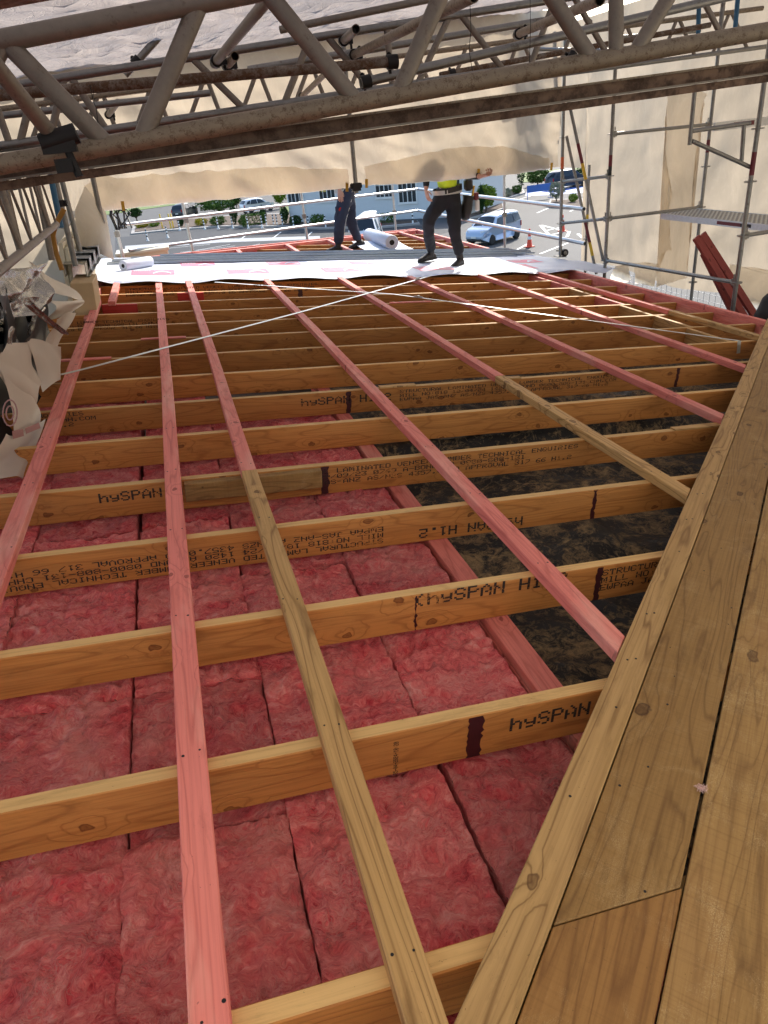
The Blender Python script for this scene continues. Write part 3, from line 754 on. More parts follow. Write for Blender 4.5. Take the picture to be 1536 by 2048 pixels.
def lwall(a, b):
    y = lerp(3.0, 9.2, a); z = lerp(-1.6, 2.3, b)
    return Vector((-2.9+fbm(y*.8, z*.8, 21, 3)*.1, y, z))
mb = MB(); mb.grid(lwall, 60, 24)
tag(mb.build('wrap_wall', MAT['film']), 'translucent shrink wrap wall at the far left behind the scaffold ladder beam', 'shrink wrap')

# ------------------------------------------------------------------ scaffold trusses overhead
def clamp(parent, p, axis, r=.024, name='coupler'):
    mb = MB(); f = frame(p, Vector(p)+Vector(axis))
    mb.tube((-.028, 0, 0), (.028, 0, 0), r*1.45, 12, 0, M=f); mb.box((0, r*1.75, 0), (.05, .03, .045), 0, f)
    mb.tube((0, r*1.9, -.05), (0, r*1.9, .05), .008, 8, 0, M=f); mb.tube((0, r*1.9, .028), (0, r*1.9, .045), .014, 6, 0, M=f)
    return mb.build(name, MAT['blackmetal'], parent)
def tube_thing(name, p0, p1, r, mat, label, cat='scaffold tube', group=None, hollow=True):
    mb = MB(); mb.tube((0, 0, 0), ((Vector(p1)-Vector(p0)).length, 0, 0), r, 16, 0, hollow=hollow)
    o = mb.build(name, MAT[mat], None, frame(p0, p1)); tag(o, label, cat, group); return o
def ext(pa, pb, t): return pa+(pb-pa)*t
def truss(y, b0, b1, t0, t1, lac, mats, label, r=.024, rl=.017, flat=True):
    """bottom chord b0-b1, top chord t0-t1 given as picture points at depth y; lac = list of bottom/top point pairs"""
    B0, B1, T0, T1 = [wat(*p, y=y) for p in (b0, b1, t0, t1)]
    root = empty('lattice_beam', T(B0), label, 'scaffold beam', 'lattice beams overhead')
    inv = T(-B0)
    def part(name, a, b_, rr, m, sq=1.0):
        mb = MB(); L = (b_-a).length; mb.tube((0, 0, 0), (L, 0, 0), rr, 14)
        o = mb.build(name, MAT[m], root, inv @ frame(a, b_, (0, 1, 0)) @ Matrix.Diagonal((1, 1, sq, 1)));  return o
    eb0, eb1 = ext(B0, B1, -.85), ext(B0, B1, 1.7); et0, et1 = ext(T0, T1, -3.4 if (T1-T0).length < 1.6 else -.85), ext(T0, T1, 4.5 if (T1-T0).length < 1.6 else 1.9)
    part('bottom_chord', eb0, eb1, r, mats[0]); part('top_chord', et0, et1, r, mats[1])
    for (pb, pt) in lac:
        a = wat(*pb, y=y); b_ = wat(*pt, y=y)
        part('lacing', a, b_, rl*1.25, mats[2], .72)
    return root
t1 = truss(2.75, (0, 329), (1536, 61), (0, 82), (385, 8), [((208, 284), (20, 92)), ((287, 272), (413, -30)), ((716, 208), (518, -35)), ((795, 192), (925, -110)),
      ((1183, 118), (1068, -60)), ((1232, 110), (1232, -80)), ((1272, 102), (1370, -60)), ((1640, 40), (1560, -150)), ((-120, 345), (0, 92)), ((-260, 374), (-140, 109)), ((-300, 381), (-440, 166)), ((-700, 451), (-480, 174)), ((-740, 458), (-860, 247))],
      ('alu_dirty', 'alu', 'alu'), 'nearest lattice beam crossing the top of the picture, stained with mortar', .030, .0235)
t2 = truss(5.2, (0, 292), (1000, 142), (85, 162), (1016, 14), [((310, 246), (352, 122)), ((490, 220), (385, 117)), ((568, 208), (618, 80)), ((745, 182), (655, 74)), ((785, 176), (773, 56)), ((835, 168), (897, 36)),
      ((1008, 142), (922, 30)), ((1060, 134), (1108, 2)), ((1215, 110), (1148, -6)), ((1290, 98), (1340, -30)), ((1445, 75), (1385, -40)), ((215, 262), (140, 152)), ((100, 278), (128, 155)), ((20, 290), (-20, 178)), ((40, 286), (70, 164))],
      ('galv', 'galv', 'alu'), 'second lattice beam behind the nearest one, grey with thin lacing')
zig = []
for i in range(14):
    a = 60+i*105; zig.append(((a, 300-a*.135), (a+34, 207-(a+34)*.125))); zig.append(((a+70, 300-(a+70)*.135), (a+38, 207-(a+38)*.125)))
t3 = truss(8.2, (0, 300), (1000, 165), (100, 205), (923, 96), zig, ('galv', 'alu_dirty', 'alu'), 'farthest lattice beam, thin pale lacing against the cream curtain')
# track profile hanging just behind the nearest beam
a = wat(-900, 451, y=3.1); b_ = wat(1640, 108, y=3.1); f = frame(a, b_); L = (b_-a).length
root = empty('track_beam', f, 'long brown aluminium track beam below the nearest lattice beam', 'scaffold beam')
mb = MB(); mb.box((L/2, 0, -.022), (L, .05, .044)); mb.build('track_web', MAT['rail'], root)
mb = MB(); mb.box((L/2, -.018, .004), (L, .075, .008)); mb.build('upper_lip', MAT['alu_dirty'], root)
mb = MB(); mb.box((L/2, -.01, -.048), (L, .09, .008)); mb.build('middle_lip', MAT['alu'], root)
mb = MB(); mb.box((L/2, .0, -.068), (L, .062, .030)); mb.build('lower_flange', MAT['rail'], root)
# tubes running between the beams
tt = tube_thing('scaffold_tube', wat(116, 286, y=2.68), wat(-90, 30, y=2.35), .024, 'alu', 'stained tube slanting out of the top left corner to a black coupler')
mb = MB(); pc = wat(118, 285, y=2.66); fr = T(pc)
for sgn in (0, 1): mb.box((.0, -.02, -.01-.055*sgn), (.10-.05*sgn, .05, .04), 0, fr)
mb.tube((.02, -.02, -.02), (.035, -.03, -.10), .012, 8, 0, M=fr); mb.tube((-.05, -.02, 0), (.06, -.02, .02), .030, 10, 0, M=fr)
cp = mb.build('coupler', MAT['blackmetal']); tag(cp, 'black swivel coupler bolted to the nearest beam at left', 'coupler')
o = tube_thing('scaffold_tube', wat(-700, 250, y=4.2), wat(795, 123, y=4.2), .0245, 'rusty', 'rusty tube across the upper left between the beams'); clamp(o, (o.data.vertices[1].co.x-.03, 0, 0), (1, 0, 0))
o = tube_thing('scaffold_tube', wat(722, 166, y=4.5), wat(1480, -12, y=4.5), .025, 'galv', 'dark tube rising to the right behind the nearest beam'); clamp(o, (.03, 0, 0), (1, 0, 0))
o = tube_thing('scaffold_tube', wat(496, 140, y=6.2), wat(1120, 36, y=6.2), .026, 'galv', 'dark straight tube under the wrap roof in the middle')
for i, (pe, yy, pn, yn, lb) in enumerate([((700, 114), 5.32, (948, -8), 3.2, 'stained tube with its hollow end by the middle couplers'), ((428, 128), 5.0, (560, -30), 3.3, 'short tube slanting up beside a pair of hollow tube ends'),
        ((1032, 70), 5.3, (1200, 0), 3.4, 'taped tube slanting up right of the middle'), ((684, 84), 5.3, (712, 58), 4.6, 'stub of tube with dark open end under the roof film'), ((452, 134), 5.2, (470, 112), 4.7, 'small tube stub beside the upper left coupler'),
        ((215, 232), 8.0, (236, 204), 7.0, 'short far tube stub with a black end against the curtain'), ((600, 196), 8.1, (652, 146), 6.8, 'rusty brown tube slanting between the far lacings')]):
    P, Q = wat(*pe, y=yy), wat(*pn, y=yn)
    o = tube_thing('scaffold_tube', P, Q, .0245, 'alu_dirty' if i % 2 == 0 else 'alu', lb); L = (Q-P).length
    clamp(o, (min(.09, L/2), 0, 0), (1, 0, 0))
for i, (a, b_, yy, m, lb) in enumerate([((-500, 286), (420, 186), 6.6, 'galv', 'far grey tube crossing behind the left lacings'), ((880, 150), (1420, 50), 7.2, 'rusty', 'far rusty tube crossing behind the right lacings'), ((560, 60), (900, -10), 5.9, 'alu', 'dull tube under the roof film right of the hollow stub'), ((250, 150), (330, 60), 6.0, 'galv', 'short slanting tube between the first and second beam at left'), ((1130, 140), (1180, 40), 6.4, 'alu', 'slanting tube behind the wire right of the middle')]):
    o = tube_thing('scaffold_tube', wat(*a, y=yy), wat(*b_, y=yy), .0245, m, lb); clamp(o, (.12, 0, 0), (1, 0, 0))
mb = MB()
for (x, y0, y1) in ((1060, -20, 128),):
    mb.path([wat(x, y0, y=2.9), wat(x+1, (y0+y1)/2, y=2.9), wat(x-1, y1, y=2.9)], .0012, 5)
tag(mb.build('tie_wire', MAT['blackmetal']), 'thin black wire hanging right of the middle over the nearest beam', 'wire')
mb = MB(); mb.path([wat(940, 10, y=2.9), wat(942, 60, y=2.9), wat(938, 100, y=2.9), wat(945, 142, y=2.9)], .0012, 5)
tag(mb.build('tie_wire', MAT['blackmetal']), 'thin curled wire hanging from the coupler near the middle top', 'wire')
mb = MB(); mb.path([wat(180, 170, y=2.9), wat(186, 200, y=2.9), wat(192, 215, y=2.9), wat(197, 252, y=2.9)], .0013, 5); mb.path([wat(176, 172, y=4.15), wat(188, 168, y=4.15), wat(186, 196, y=4.15)], .0013, 5)
tag(mb.build('tie_wire', MAT['blackmetal']), 'black wire looped round the rusty tube at upper left', 'wire')
# dark board edge in the top left corner, close to the lens
a = wat(-1300, 243, y=1.35); b_ = wat(215, -32, y=1.35); f = frame(a, b_)
mb = MB(); mb.cbox(((b_-a).length/2, 0, .05), ((b_-a).length, .09, .10), .004)
tag(mb.build('beam_end', MAT['rail'], None, f), 'dark brown beam end cutting the top left corner', 'beam')

# ------------------------------------------------------------------ right-hand scaffold bay
MAT['sticker'] = plain('maroon_label', (.16, .02, .03), .5); MAT['sticker_b'] = plain('black_label', (.02, .02, .02), .5); MAT['sticker_y'] = plain('yellow_label', (.7, .45, .03), .5); MAT['sticker_o'] = plain('orange_label', (.62, .12, .03), .5)
MAT['steeldeck'] = metal('galvanised_deck_plate', (.46, .45, .42), .5, (.28, .25, .2), .62)
def standard(x, y, z0, z1, label, stickers=(), rz=(), lean=(0, 0), mat='galv'):
    root = empty('scaffold_standard', T(Vector((x, y, z0))), label, 'scaffold pole', 'upright scaffold poles')
    mb = MB(); mb.tube((0, 0, 0), (lean[0], lean[1], z1-z0), .0242, 16); mb.build('tube', MAT[mat], root)
    for z in rz:
        mb = MB(); h = z-z0; q = Vector((lean[0]*h/(z1-z0), lean[1]*h/(z1-z0), h))
        mb.lathe([(.024, -.006), (.062, -.006), (.062, .006), (.024, .006)], 16, 0, T(q), False)
        mb.build('rosette', MAT['galv'], root)
    for (za, zb, m) in stickers:
        mb = MB(); mb.tube((lean[0]*(za-z0)/(z1-z0), 0, za-z0), (lean[0]*(zb-z0)/(z1-z0), 0, zb-z0), .0249, 16, 0, caps=False); mb.build('label_band', MAT[m], root)
    return root
S1 = rw((6.045, 10.45, .012)); S2 = wat(1209, 550, y=9.4); S4 = wat(1466, 615, y=6.72); S3 = wat(1383, 590, y=9.4)
def zat(px, py, x): return wat(px, py, x=x).z
z1a = wat(1113, 448, y=10.45).z; z1b = wat(1113, 365, y=10.45).z; z1c = wat(1113, 276, y=10.45).z
standard(S1.x, S1.y, S1.z+.03, 2.9, 'grey scaffold pole standing on the white underlay at the curtain end', [(z1c-.42, z1c-.26, 'sticker_o')], [z1a, z1b, z1c])
mb = MB(); fr = T(S1) @ Matrix.Rotation(R(6.5), 4, 'Y')
mb.box((0, 0, .004), (.15, .15, .008), 0, fr); mb.tube((0, 0, 0), (0, 0, .16), .017, 10, 0, M=fr); mb.box((.0, 0, .09), (.16, .02, .02), 0, fr); mb.tube((.07, -.03, .06), (.07, .03, .06), .055, 14, 1, M=fr); mb.tube((.07, -.034, .06), (.07, -.029, .06), .030, 12, 0, M=fr)
tag(mb.build('base_jack', [MAT['galv'], MAT['blackmetal']]), 'screw jack foot with black ring on the white underlay', 'base jack')
zz2 = [wat(1213, 520, y=9.4).z, wat(1216, 437, y=9.4).z, wat(1218, 352, y=9.4).z, wat(1226, 268, y=9.4).z]
standard(S2.x, 9.4, -5.2, 3.0, 'inner scaffold pole where the lower ledgers meet beside the roof corner', [(zz2[2]+.12, zz2[2]+.26, 'sticker'), (zz2[2]-.03+.02, zz2[2]+.12, 'sticker_b')], zz2)
zz4 = [wat(1468, 566, y=6.72).z, wat(1483, 472, y=6.72).z, wat(1495, 364, y=6.72).z, wat(1507, 258, y=6.72).z]
standard(S4.x, 6.72, -5.2, 3.0, 'nearest inner scaffold pole beside the red timbers', [(zz4[2]+.06, zz4[2]+.28, 'sticker')], zz4)
zz3 = [wat(1381, 565, y=9.4).z, wat(1397, 415, y=9.4).z, wat(1404, 334, y=9.4).z, wat(1409, 250, y=9.4).z]
standard(S3.x, 9.4, -5.2, 3.0, 'outer scaffold pole rising behind the steel platform', [(zz3[2]+.18, zz3[2]+.34, 'sticker')], zz3)
p5 = wat(1172, 500, y=12.3)
standard(p5.x, 12.3, -5.2, wat(1176, 330, y=12.3).z, 'short far scaffold pole behind the two braces', [(p5.z+.5, p5.z+.62, 'sticker_y')], [p5.z+.2])
def ledger(p0, p1, label, mat='galv', r=.0225):
    f = frame(p0, p1); L = (Vector(p1)-Vector(p0)).length
    root = empty('ledger', f, label, 'scaffold tube', 'horizontal scaffold ledgers')
    mb = MB(); mb.tube((.05, 0, 0), (L-.05, 0, 0), r, 14); mb.build('tube', MAT[mat], root)
    for x, s_ in ((0, 1), (L, -1)):
        mb = MB(); mb.box((x+s_*.045, 0, 0), (.05, .03, .07)); mb.box((x+s_*.045, 0, .02), (.012, .012, .13)); mb.build('wedge_head', MAT['galv'], root)
    return root
V = Vector
ledger((S2.x, 9.4, zz2[0]), (S4.x, 6.72, zz4[0]), 'lower ledger running along the rim from pole to pole')
ledger((S2.x, 9.4, zz2[3]), (S3.x, 9.4, zz3[3]), 'upper ledger across the wrap to the outer pole')
ledger((S2.x, 9.4, zz2[1]), (S3.x, 9.4, zz3[1]), 'ledger carrying the far end of the steel platform')
ledger((S1.x, 10.45, z1a), (S2.x, 9.4, zz2[1]), 'short lower ledger between the underlay pole and its neighbour')
ledger((S1.x, 10.45, z1b), (S2.x, 9.4, zz2[2]), 'short upper ledger between the underlay pole and its neighbour')
ledger((S4.x, 6.72, zz4[1]), (S4.x+1.57, 6.72, zz4[1]-.0), 'ledger leaving the right edge of the picture beside the red timbers')
def brace(p0, p1, label, bands):
    o = tube_thing('diagonal_brace', p0, p1, .0215, 'galv', label, 'scaffold brace', 'diagonal braces')
    for (t0, t1_, m) in bands:
        L = (Vector(p1)-Vector(p0)).length; mb = MB(); mb.tube((L*t0, 0, 0), (L*t1_, 0, 0), .0222, 14, 0, caps=False); mb.build('label_band', MAT[m], o)
brace(wat(1206, 520, y=9.45), wat(1137, 200, y=9.9), 'diagonal brace leaning from the inner pole foot to the beam', [(.52, .62, 'sticker_y'), (.62, .74, 'sticker')])
brace(wat(1193, 548, y=9.9), wat(1133, 272, y=10.3), 'diagonal brace leaning beside the underlay pole', [(.14, .24, 'sticker_y'), (.24, .40, 'sticker')])
# platform
pa = wat(1322, 428, y=9.3); pz = pa.z
root = empty('scaffold_platform', T(V((pa.x, 6.3, pz))), 'perforated steel scaffold platform seen from slightly above', 'platform')
mb = MB(); mb.box((.30, 1.5, 0), (.60, 3.0, .004)); mb.build('deck_plate', MAT['steeldeck'], root)
mb = MB(); nn = 0
for i in range(40):
    for j in range(8): mb.lathe([(.020, .002), (.016, .007), (.009, .007), (.007, .003)], 6, 0, T(V((.055+j*.07, .06+i*.075, 0))), False)
mb.build('grip_holes', MAT['galv'], root)['kind'] = 'stuff'
for x in (0, .60):
    mb = MB(); mb.box((x, 1.5, -.03), (.012, 3.0, .075)); mb.build('side_rail', MAT['galv_bright'], root)
mb = MB(); mb.box((-.0075, 1.62, -.03), (.002, .42, .04)); mb.build('label', MAT['sticker'], root)
mb = MB(); mb.box((-.0075, 1.32, -.03), (.002, .18, .04)); mb.build('label', MAT['sticker_b'], root)
# upper transom plank with holes
pa = wat(1428, 254, y=8.2)
root = empty('toe_board', T(pa), 'pale toe board with oval holes at the upper right edge', 'toe board')
mb = MB(); mb.box((.75, 0, 0), (1.5, .03, .095)); mb.build('board', MAT['galv_bright'], root)
for i, w_ in enumerate((.03, .06)):
    mb = MB(); mb.box((.12+i*.11, -.0165, .0), (w_, .002, .03)); mb.build('slot', MAT['sticker_b'], root)
mb = MB(); mb.box((.42, -.0165, 0), (.30, .002, .05)); mb.build('label', MAT['sticker'], root)
# hop-up bracket
root = empty('scaffold_bracket', T(wat(1500, 333, y=6.72)), 'grey hop-up bracket with sloping strut at upper right', 'bracket'); iv = T(-wat(1500, 333, y=6.72))
for nm, a, b_ in (('strut', (1384, 282), (1500, 334)), ('upright', (1379, 290), (1391, 165)), ('short_upright', (1483, 322), (1488, 250)), ('arm', (1384, 262), (1500, 246))):
    mb = MB(); mb.tube(wat(*a, y=6.75), wat(*b_, y=6.75), .021, 14); mb.build(nm, MAT['galv'], root, iv)
# extra far tubes at the top right
for i, (a, b_, yy, m, lb) in enumerate([((1245, 74), (1400, 62), 9.6, 'galv', 'far horizontal tube under the roof film at upper right'), ((1046, 98), (1222, 101), 10.2, 'galv', 'pale far tube seen through the lacing right of the middle'),
        ((1470, 60), (1478, -30), 7.6, 'blue', 'blue painted tube upright at the top right'), ((1396, 74), (1398, 8), 7.9, 'blue', 'short blue tube upright behind the nearest beam'), ((1440, 62), (1450, -30), 8.0, 'galv', 'grey tube upright left of the blue one'), ((1115, 210), (1110, 60), 10.45, 'galv', 'thin grey tube upright behind the nearest beam right of the middle')]):
    if 'blue' not in MAT: MAT['blue'] = plain('blue_painted_tube', (.05, .16, .28), .45, .2, .25)
    tube_thing('scaffold_tube', wat(*a, y=yy), wat(*b_, y=yy), .024, m, lb)
# middle pole in front of the curtain
pm0, pm1 = wat(713, 386, y=9.1), wat(702, 262, y=9.1)
tube_thing('scaffold_tube', pm0, ext(pm0, pm1, 2.6), .026, 'galv', 'grey drop tube in front of the curtain between the workers')
mb = MB(); mb.box((0, 0, 0), (.10, .09, .09), 0, T(wat(712, 374, y=9.1))); mb.tube((-.07, 0, 0), (.07, 0, 0), .03, 10, 0, M=T(wat(712, 372, y=9.1)))
tag(mb.build('coupler', MAT['blackmetal']), 'dark coupler at the foot of the drop tube in the curtain', 'coupler')
pm0, pm1 = wat(205, 446, y=8.9), wat(178, 320, y=8.9)
o = tube_thing('scaffold_tube', pm0, ext(pm0, pm1, 2.2), .027, 'galv', 'dark drop tube in front of the curtain at left')
# red timbers leaning, black bag
for i, (a, b_, lb) in enumerate([((1392, 474), (1492, 640), 'front dark red timber leaning on the scaffold at right'), ((1404, 468), (1512, 636), 'middle dark red timber leaning on the scaffold, tallest of three'), ((1408, 505), (1480, 650), 'shortest dark red timber leaning on the scaffold')]):
    P, Q = wat(*a, y=7.35+.05*i), wat(*b_, y=7.0+.05*i); f = frame(P, Q, (0, -1, .4)); L = (Q-P).length*1.35
    mb = MB(); mb.cbox((L/2, 0, 0), (L, .09 if i < 2 else .10, .045), .003); tag(mb.build('red_timber', MAT['redpine'], None, f), lb, 'timber', 'dark red timbers leaning at right')
MAT['bag'] = plain('black_woven_bag', (.02, .02, .022), .7, bump=.4)
mb = MB(); pc = wat(1560, 640, y=6.3)
def bagfn(a, b):
    th = a*2*math.pi; ph = b*math.pi; r = .30*(1+.16*noise.noise(V((math.cos(th)*2, math.sin(th)*2, ph*2))))
    return pc+V((r*math.sin(ph)*math.cos(th)*.9, r*math.sin(ph)*math.sin(th)*.8, r*math.cos(ph)*1.1))
mb.grid(bagfn, 32, 18); tag(mb.build('black_bag', MAT['bag']), 'bulging black bag at the right edge of the picture', 'bag')
# ------------------------------------------------------------------ underlay, flashings, rolls
def underlay_mat():
    m = NT('white_roof_underlay'); co = m.coords(False); n = m.noise(co, 3, 4, .6)
    m.col(m.mix(n, (.56, .60, .70), (.63, .67, .76))); m.set(Roughness=.55); m.bump(m.math('ADD', n, m.math('MULTIPLY', m.noise(co, 30, 3, .5), .1)), .25, .02); return m.mat
MAT['underlay'] = underlay_mat()
MAT['print'] = plain('pink_print', (.78, .16, .25), .6, var=.1); MAT['print_b'] = plain('blue_grey_print', (.38, .44, .62), .6); MAT['core'] = plain('black_core', (.012, .012, .012), .8)
def near_v(u): return 8.95+.035*math.sin(u*1.1+.6)+.018*math.sin(u*3.3)+.12*sm((-.25-u)/.4)
def far_edge(u): return 11.35 if u < 5.2 else 11.35-1.0*sm((u-5.2)/1.1)
def sheet_w(u, v):
    e = v-near_v(u)
    droop = -.03*math.exp(-max(0, e)/.10)*(.5+.5*math.cos((u-.28)*2*math.pi/.93))
    w = .011+droop+.012*abs(fbm(u*1.1, v*2, 4, 3))+.010*math.sin(u*2.2+v*1.3)**2*math.exp(-max(0, e)/.8)
    if u > 5.5: w -= (u-5.5)*.06
    if u < -.55: w += .05*sm((-.55-u)/.25)*(1-sm((v-9.6)/.9))
    return w
def sheet_fn(a, b):
    u = lerp(-.86, 6.36, a); v = lerp(near_v(u), far_edge(u), b)
    if u > 5.9: v = lerp(9.9, v, 1-.35*sm((u-5.9)/.46))
    return (u, v, sheet_w(u, v))
mb = MB(); mb.grid(sheet_fn, 190, 50)
sheet = mb.build('underlay_sheet', MAT['underlay'], None, ROOF); tag(sheet, 'white printed roof underlay spread across the purlins', 'underlay')
def on_sheet(mb, poly, lift=.003, mat=0):
    vs = [(u, v, sheet_w(u, v)+lift) for u, v in poly]; mb.add(vs, [tuple(range(len(vs)))], mat)
def logo(u, v, w_, d, nm='printed_logo'):
    mb = MB(); n = 10
    for i in range(n):
        for j in range(3):
            a, b_, c, e = u+w_*i/n, u+w_*(i+1)/n, v+d*j/3, v+d*(j+1)/3
            on_sheet(mb, [(a, c), (b_, c), (b_, e), (a, e)])
    # white sweep and lettering bars over the pink block
    for i in range(12):
        t0, t1_ = i/12, (i+1)/12; f0, f1 = math.sin(t0*math.pi), math.sin(t1_*math.pi)
        on_sheet(mb, [(u+w_*(.50+.42*t0), v+d*(.12+.32*f0)), (u+w_*(.50+.42*t1_), v+d*(.12+.32*f1)), (u+w_*(.50+.42*t1_), v+d*(.26+.46*f1)), (u+w_*(.50+.42*t0), v+d*(.26+.46*f0))], .0055, 1)
    for i in range(9): on_sheet(mb, [(u+w_*(.05+.045*i), v+d*.70), (u+w_*(.08+.045*i), v+d*.70), (u+w_*(.08+.045*i), v+d*.86), (u+w_*(.05+.045*i), v+d*.86)], .0055, 1)
    mb.build(nm, [MAT['print'], MAT['underlay']], sheet)
for i, px in enumerate((262, 458, 652, 842, 1010)):
    p = at(px, 551-i*3, w=.015); logo(p.x, p.y, .52, .42)
for i, px in enumerate((362, 538, 705, 1032)):
    p = at(px, 533-i*2.2, w=.015); logo(p.x, p.y, .46, .34)
rr = random.Random(12)
mb = MB()
for i in range(7):
    u0 = -.2+i*.92
    for j in range(3):
        v = 9.35+j*.62+.1*(i % 2)
        if v > far_edge(u0)-.2: continue
        for k in range(5): on_sheet(mb, [(u0+k*.05, v), (u0+.035+k*.05, v), (u0+.035+k*.05, v+.035), (u0+k*.05, v+.035)], .003)
mb.build('printed_text', MAT['print_b'], sheet)['kind'] = 'stuff'
mb = MB()
for i in range(60):
    u0 = -.8+i*.115; v0 = near_v(u0)+.045; v1 = near_v(u0+.09)+.045
    if u0 < 5.6: on_sheet(mb, [(u0, v0), (u0+.09, v1), (u0+.09, v1+.012), (u0, v0+.012)], .003)
mb.build('edge_print', MAT['print_b'], sheet)['kind'] = 'stuff'
# zinc flashings: long folded channels side by side
fl_px = [(212, 1128), (232, 1150), (225, 1165), (262, 1118), (300, 1172), (340, 1180)]
for i in range(6):
    v = 10.62+i*.155; u0 = -.72+[0, .16, .05, .3, .5, .7][i]; u1 = 5.25+[.1, .3, .55, .2, .65, .4][i]
    w = .022+.012*(i % 2)
    prof = [(-.07, .014), (-.066, .018), (-.058, .0), (.058, 0), (.066, .018), (.07, .014), (.060, -.004), (-.060, -.004)]
    mb = MB(); n = 12; rings = []
    for k in range(n+1):
        x = lerp(u0, u1, k/n); sag = .012*math.sin(k/n*math.pi*2+i); rings.append([V((x, v+p[0]+.02*math.sin(k/n*3+i)-.08*(k/n-.5)*.2, w+p[1]+sag*.4)) for p in prof])
    mb.loft(rings, 0, None, True, False)
    tag(mb.build('zinc_flashing', MAT['zinc'], None, ROOF), 'long folded zinc flashing on the underlay, %s from the camera' % NTH[i], 'flashing', 'zinc flashings lying on the underlay')
def roll(p0, p1, r, label, core=.38):
    p0, p1 = V(p0), V(p1); f = frame(p0, p1); L = (p1-p0).length
    root = empty('underlay_roll', ROOF @ f, label, 'roll')
    mb = MB(); n = 28; rings = []
    for x, q in ((0, .97), (.006, 1.0), (L-.006, 1.0), (L, .97)):
        rings.append([V((x, r*q*math.cos(2*math.pi*k/n), r*q*math.sin(2*math.pi*k/n))) for k in range(n)])
    mb.loft(rings, 0, None, False)
    for x in (0, L):
        vo = [V((x, r*.97*math.cos(2*math.pi*k/n), r*.97*math.sin(2*math.pi*k/n))) for k in range(n)]; vi = [V((x, r*core*math.cos(2*math.pi*k/n), r*core*math.sin(2*math.pi*k/n))) for k in range(n)]
        mb.loft([vo, vi], 0, None, False, False)
    mb.build('sheet_roll', MAT['underlay'], root)
    for q in (.58, .78):
        mb = MB()
        mb.loft([[V((-.0015, r*(q+d_)*math.cos(2*math.pi*k/n), r*(q+d_)*math.sin(2*math.pi*k/n))) for k in range(n)] for d_ in (0, .025)], 0, None, False); mb.build('wound_edge', MAT['print_b'], root)
    mb = MB(); mb.tube((.004, 0, 0), (L-.004, 0, 0), r*core*.99, 20); mb.build('core', MAT['core'], root)
    return root
roll(at(784, 485, w=.115), at(738, 470, w=.115), .115, 'fat white underlay roll lying on the purlins between the workers')
roll(at(246, 532, w=.07), at(300, 523, w=.07), .068, 'small white roll with a black core at the left end of the flashings')
# loose tail of the fat roll
mb = MB(); a = at(730, 500, w=.01); mb.grid(lambda s, t: (a.x+s*.85, a.y+t*.9, .012+.05*t*t), 10, 8); tag(mb.build('underlay_offcut', MAT['underlay'], None, ROOF), 'loose white underlay tail under the fat roll', 'underlay')

# ------------------------------------------------------------------ left edge: building paper, gutters, cladding, scaffold
def foilmat():
    m = NT('silver_foil_wrap'); co = m.coords(False); n = m.noise(co, 14, 5, .65, .8)
    m.col(m.mix(n, (.22, .22, .22), (.55, .54, .53))); m.set(Metallic=1.0, Roughness=.2); m.bump(n, .9, .02); return m.mat
MAT['foil'] = foilmat()
MAT['paper'] = plain('cream_building_paper', (.58, .50, .41), .6, var=.12, scale=3, bump=.15)
MAT['blackfilm'] = plain('black_backing', (.014, .013, .013), .55, var=.3)
MAT['greyprint'] = plain('faded_red_print', (.40, .21, .19), .7)
paper = empty('crumpled_building_paper', ROOF @ T(V((-1.2, 4.6, 0))), 'crumpled building paper with silver foil and black backing at the left edge', 'building paper'); pinv = T(V((1.2, -4.6, 0)))
def crump(name, corners, mat, amp, seed, n=30, folds=2.0, ang=.6):
    """a limp sheet between four picture corners: a few long soft folds, curled edges"""
    A, B, C, Dd = [at(c[0], c[1], v=c[2]) for c in corners]
    nrm_ = ((B-A).cross(Dd-A)).normalized()
    if nrm_.y > 0: nrm_ = -nrm_
    def fn(s, t):
        p = (A*(1-s)+B*s)*(1-t)+(Dd*(1-s)+C*s)*t
        q_ = s*math.cos(ang)+t*math.sin(ang)+.18*noise.noise(V((s*2+seed, t*2, 3)))
        f = math.sin(q_*folds*math.pi*2+seed)*.5+.5*(1-abs(noise.noise(V((s*folds+seed, t*folds*.7, 8))))*2)
        if mat == 'foil': f += .30*(1-abs(noise.noise(V((s*5+seed, t*3, 2))))*2)+.06*noise.noise(V((s*15, t*13+seed, 4)))
        curl = .6*(abs(s-.5)*2)**3*math.sin(seed*3+t*3)
        return p+nrm_*amp*(f*.7+curl)+(B-A)*(.05*math.sin(t*5+seed))+(Dd-A)*(.06*math.sin(s*4+seed*2))
    mb = MB(); mb.grid(fn, n, n); return mb.build(name, MAT[mat], paper, pinv)
crump('black_backing', [(-60, 540, 4.8), (86, 570, 6.2), (118, 715, 5.45), (-80, 1010, 3.55)], 'blackfilm', .05, 9)
crump('black_fold', [(2, 590, 4.0), (22, 575, 4.4), (30, 690, 4.35), (4, 706, 3.9)], 'blackfilm', .04, 3.1, 24, .8)
crump('black_fold', [(52, 640, 4.7), (90, 610, 5.1), (92, 680, 5.0), (50, 684, 4.6)], 'blackfilm', .04, 6.6, 24, .8)
crump('foil_face', [(-40, 560, 4.1), (62, 520, 5.7), (80, 610, 5.2), (-20, 660, 4.2)], 'foil', .09, 2.2, 48, 1.6, .9)
crump('foil_face', [(-10, 640, 4.0), (36, 600, 4.7), (48, 690, 4.6), (10, 720, 4.0)], 'foil', .06, 4, 36, 1.5)
crump('foil_face', [(48, 600, 4.9), (84, 585, 5.3), (80, 660, 5.2), (50, 675, 4.8)], 'foil', .05, 5.4, 36, 1.2)
crump('paper_face', [(66, 524, 5.8), (108, 550, 6.6), (162, 600, 6.6), (100, 586, 5.7)], 'paper', .05, 5, 24, .8)
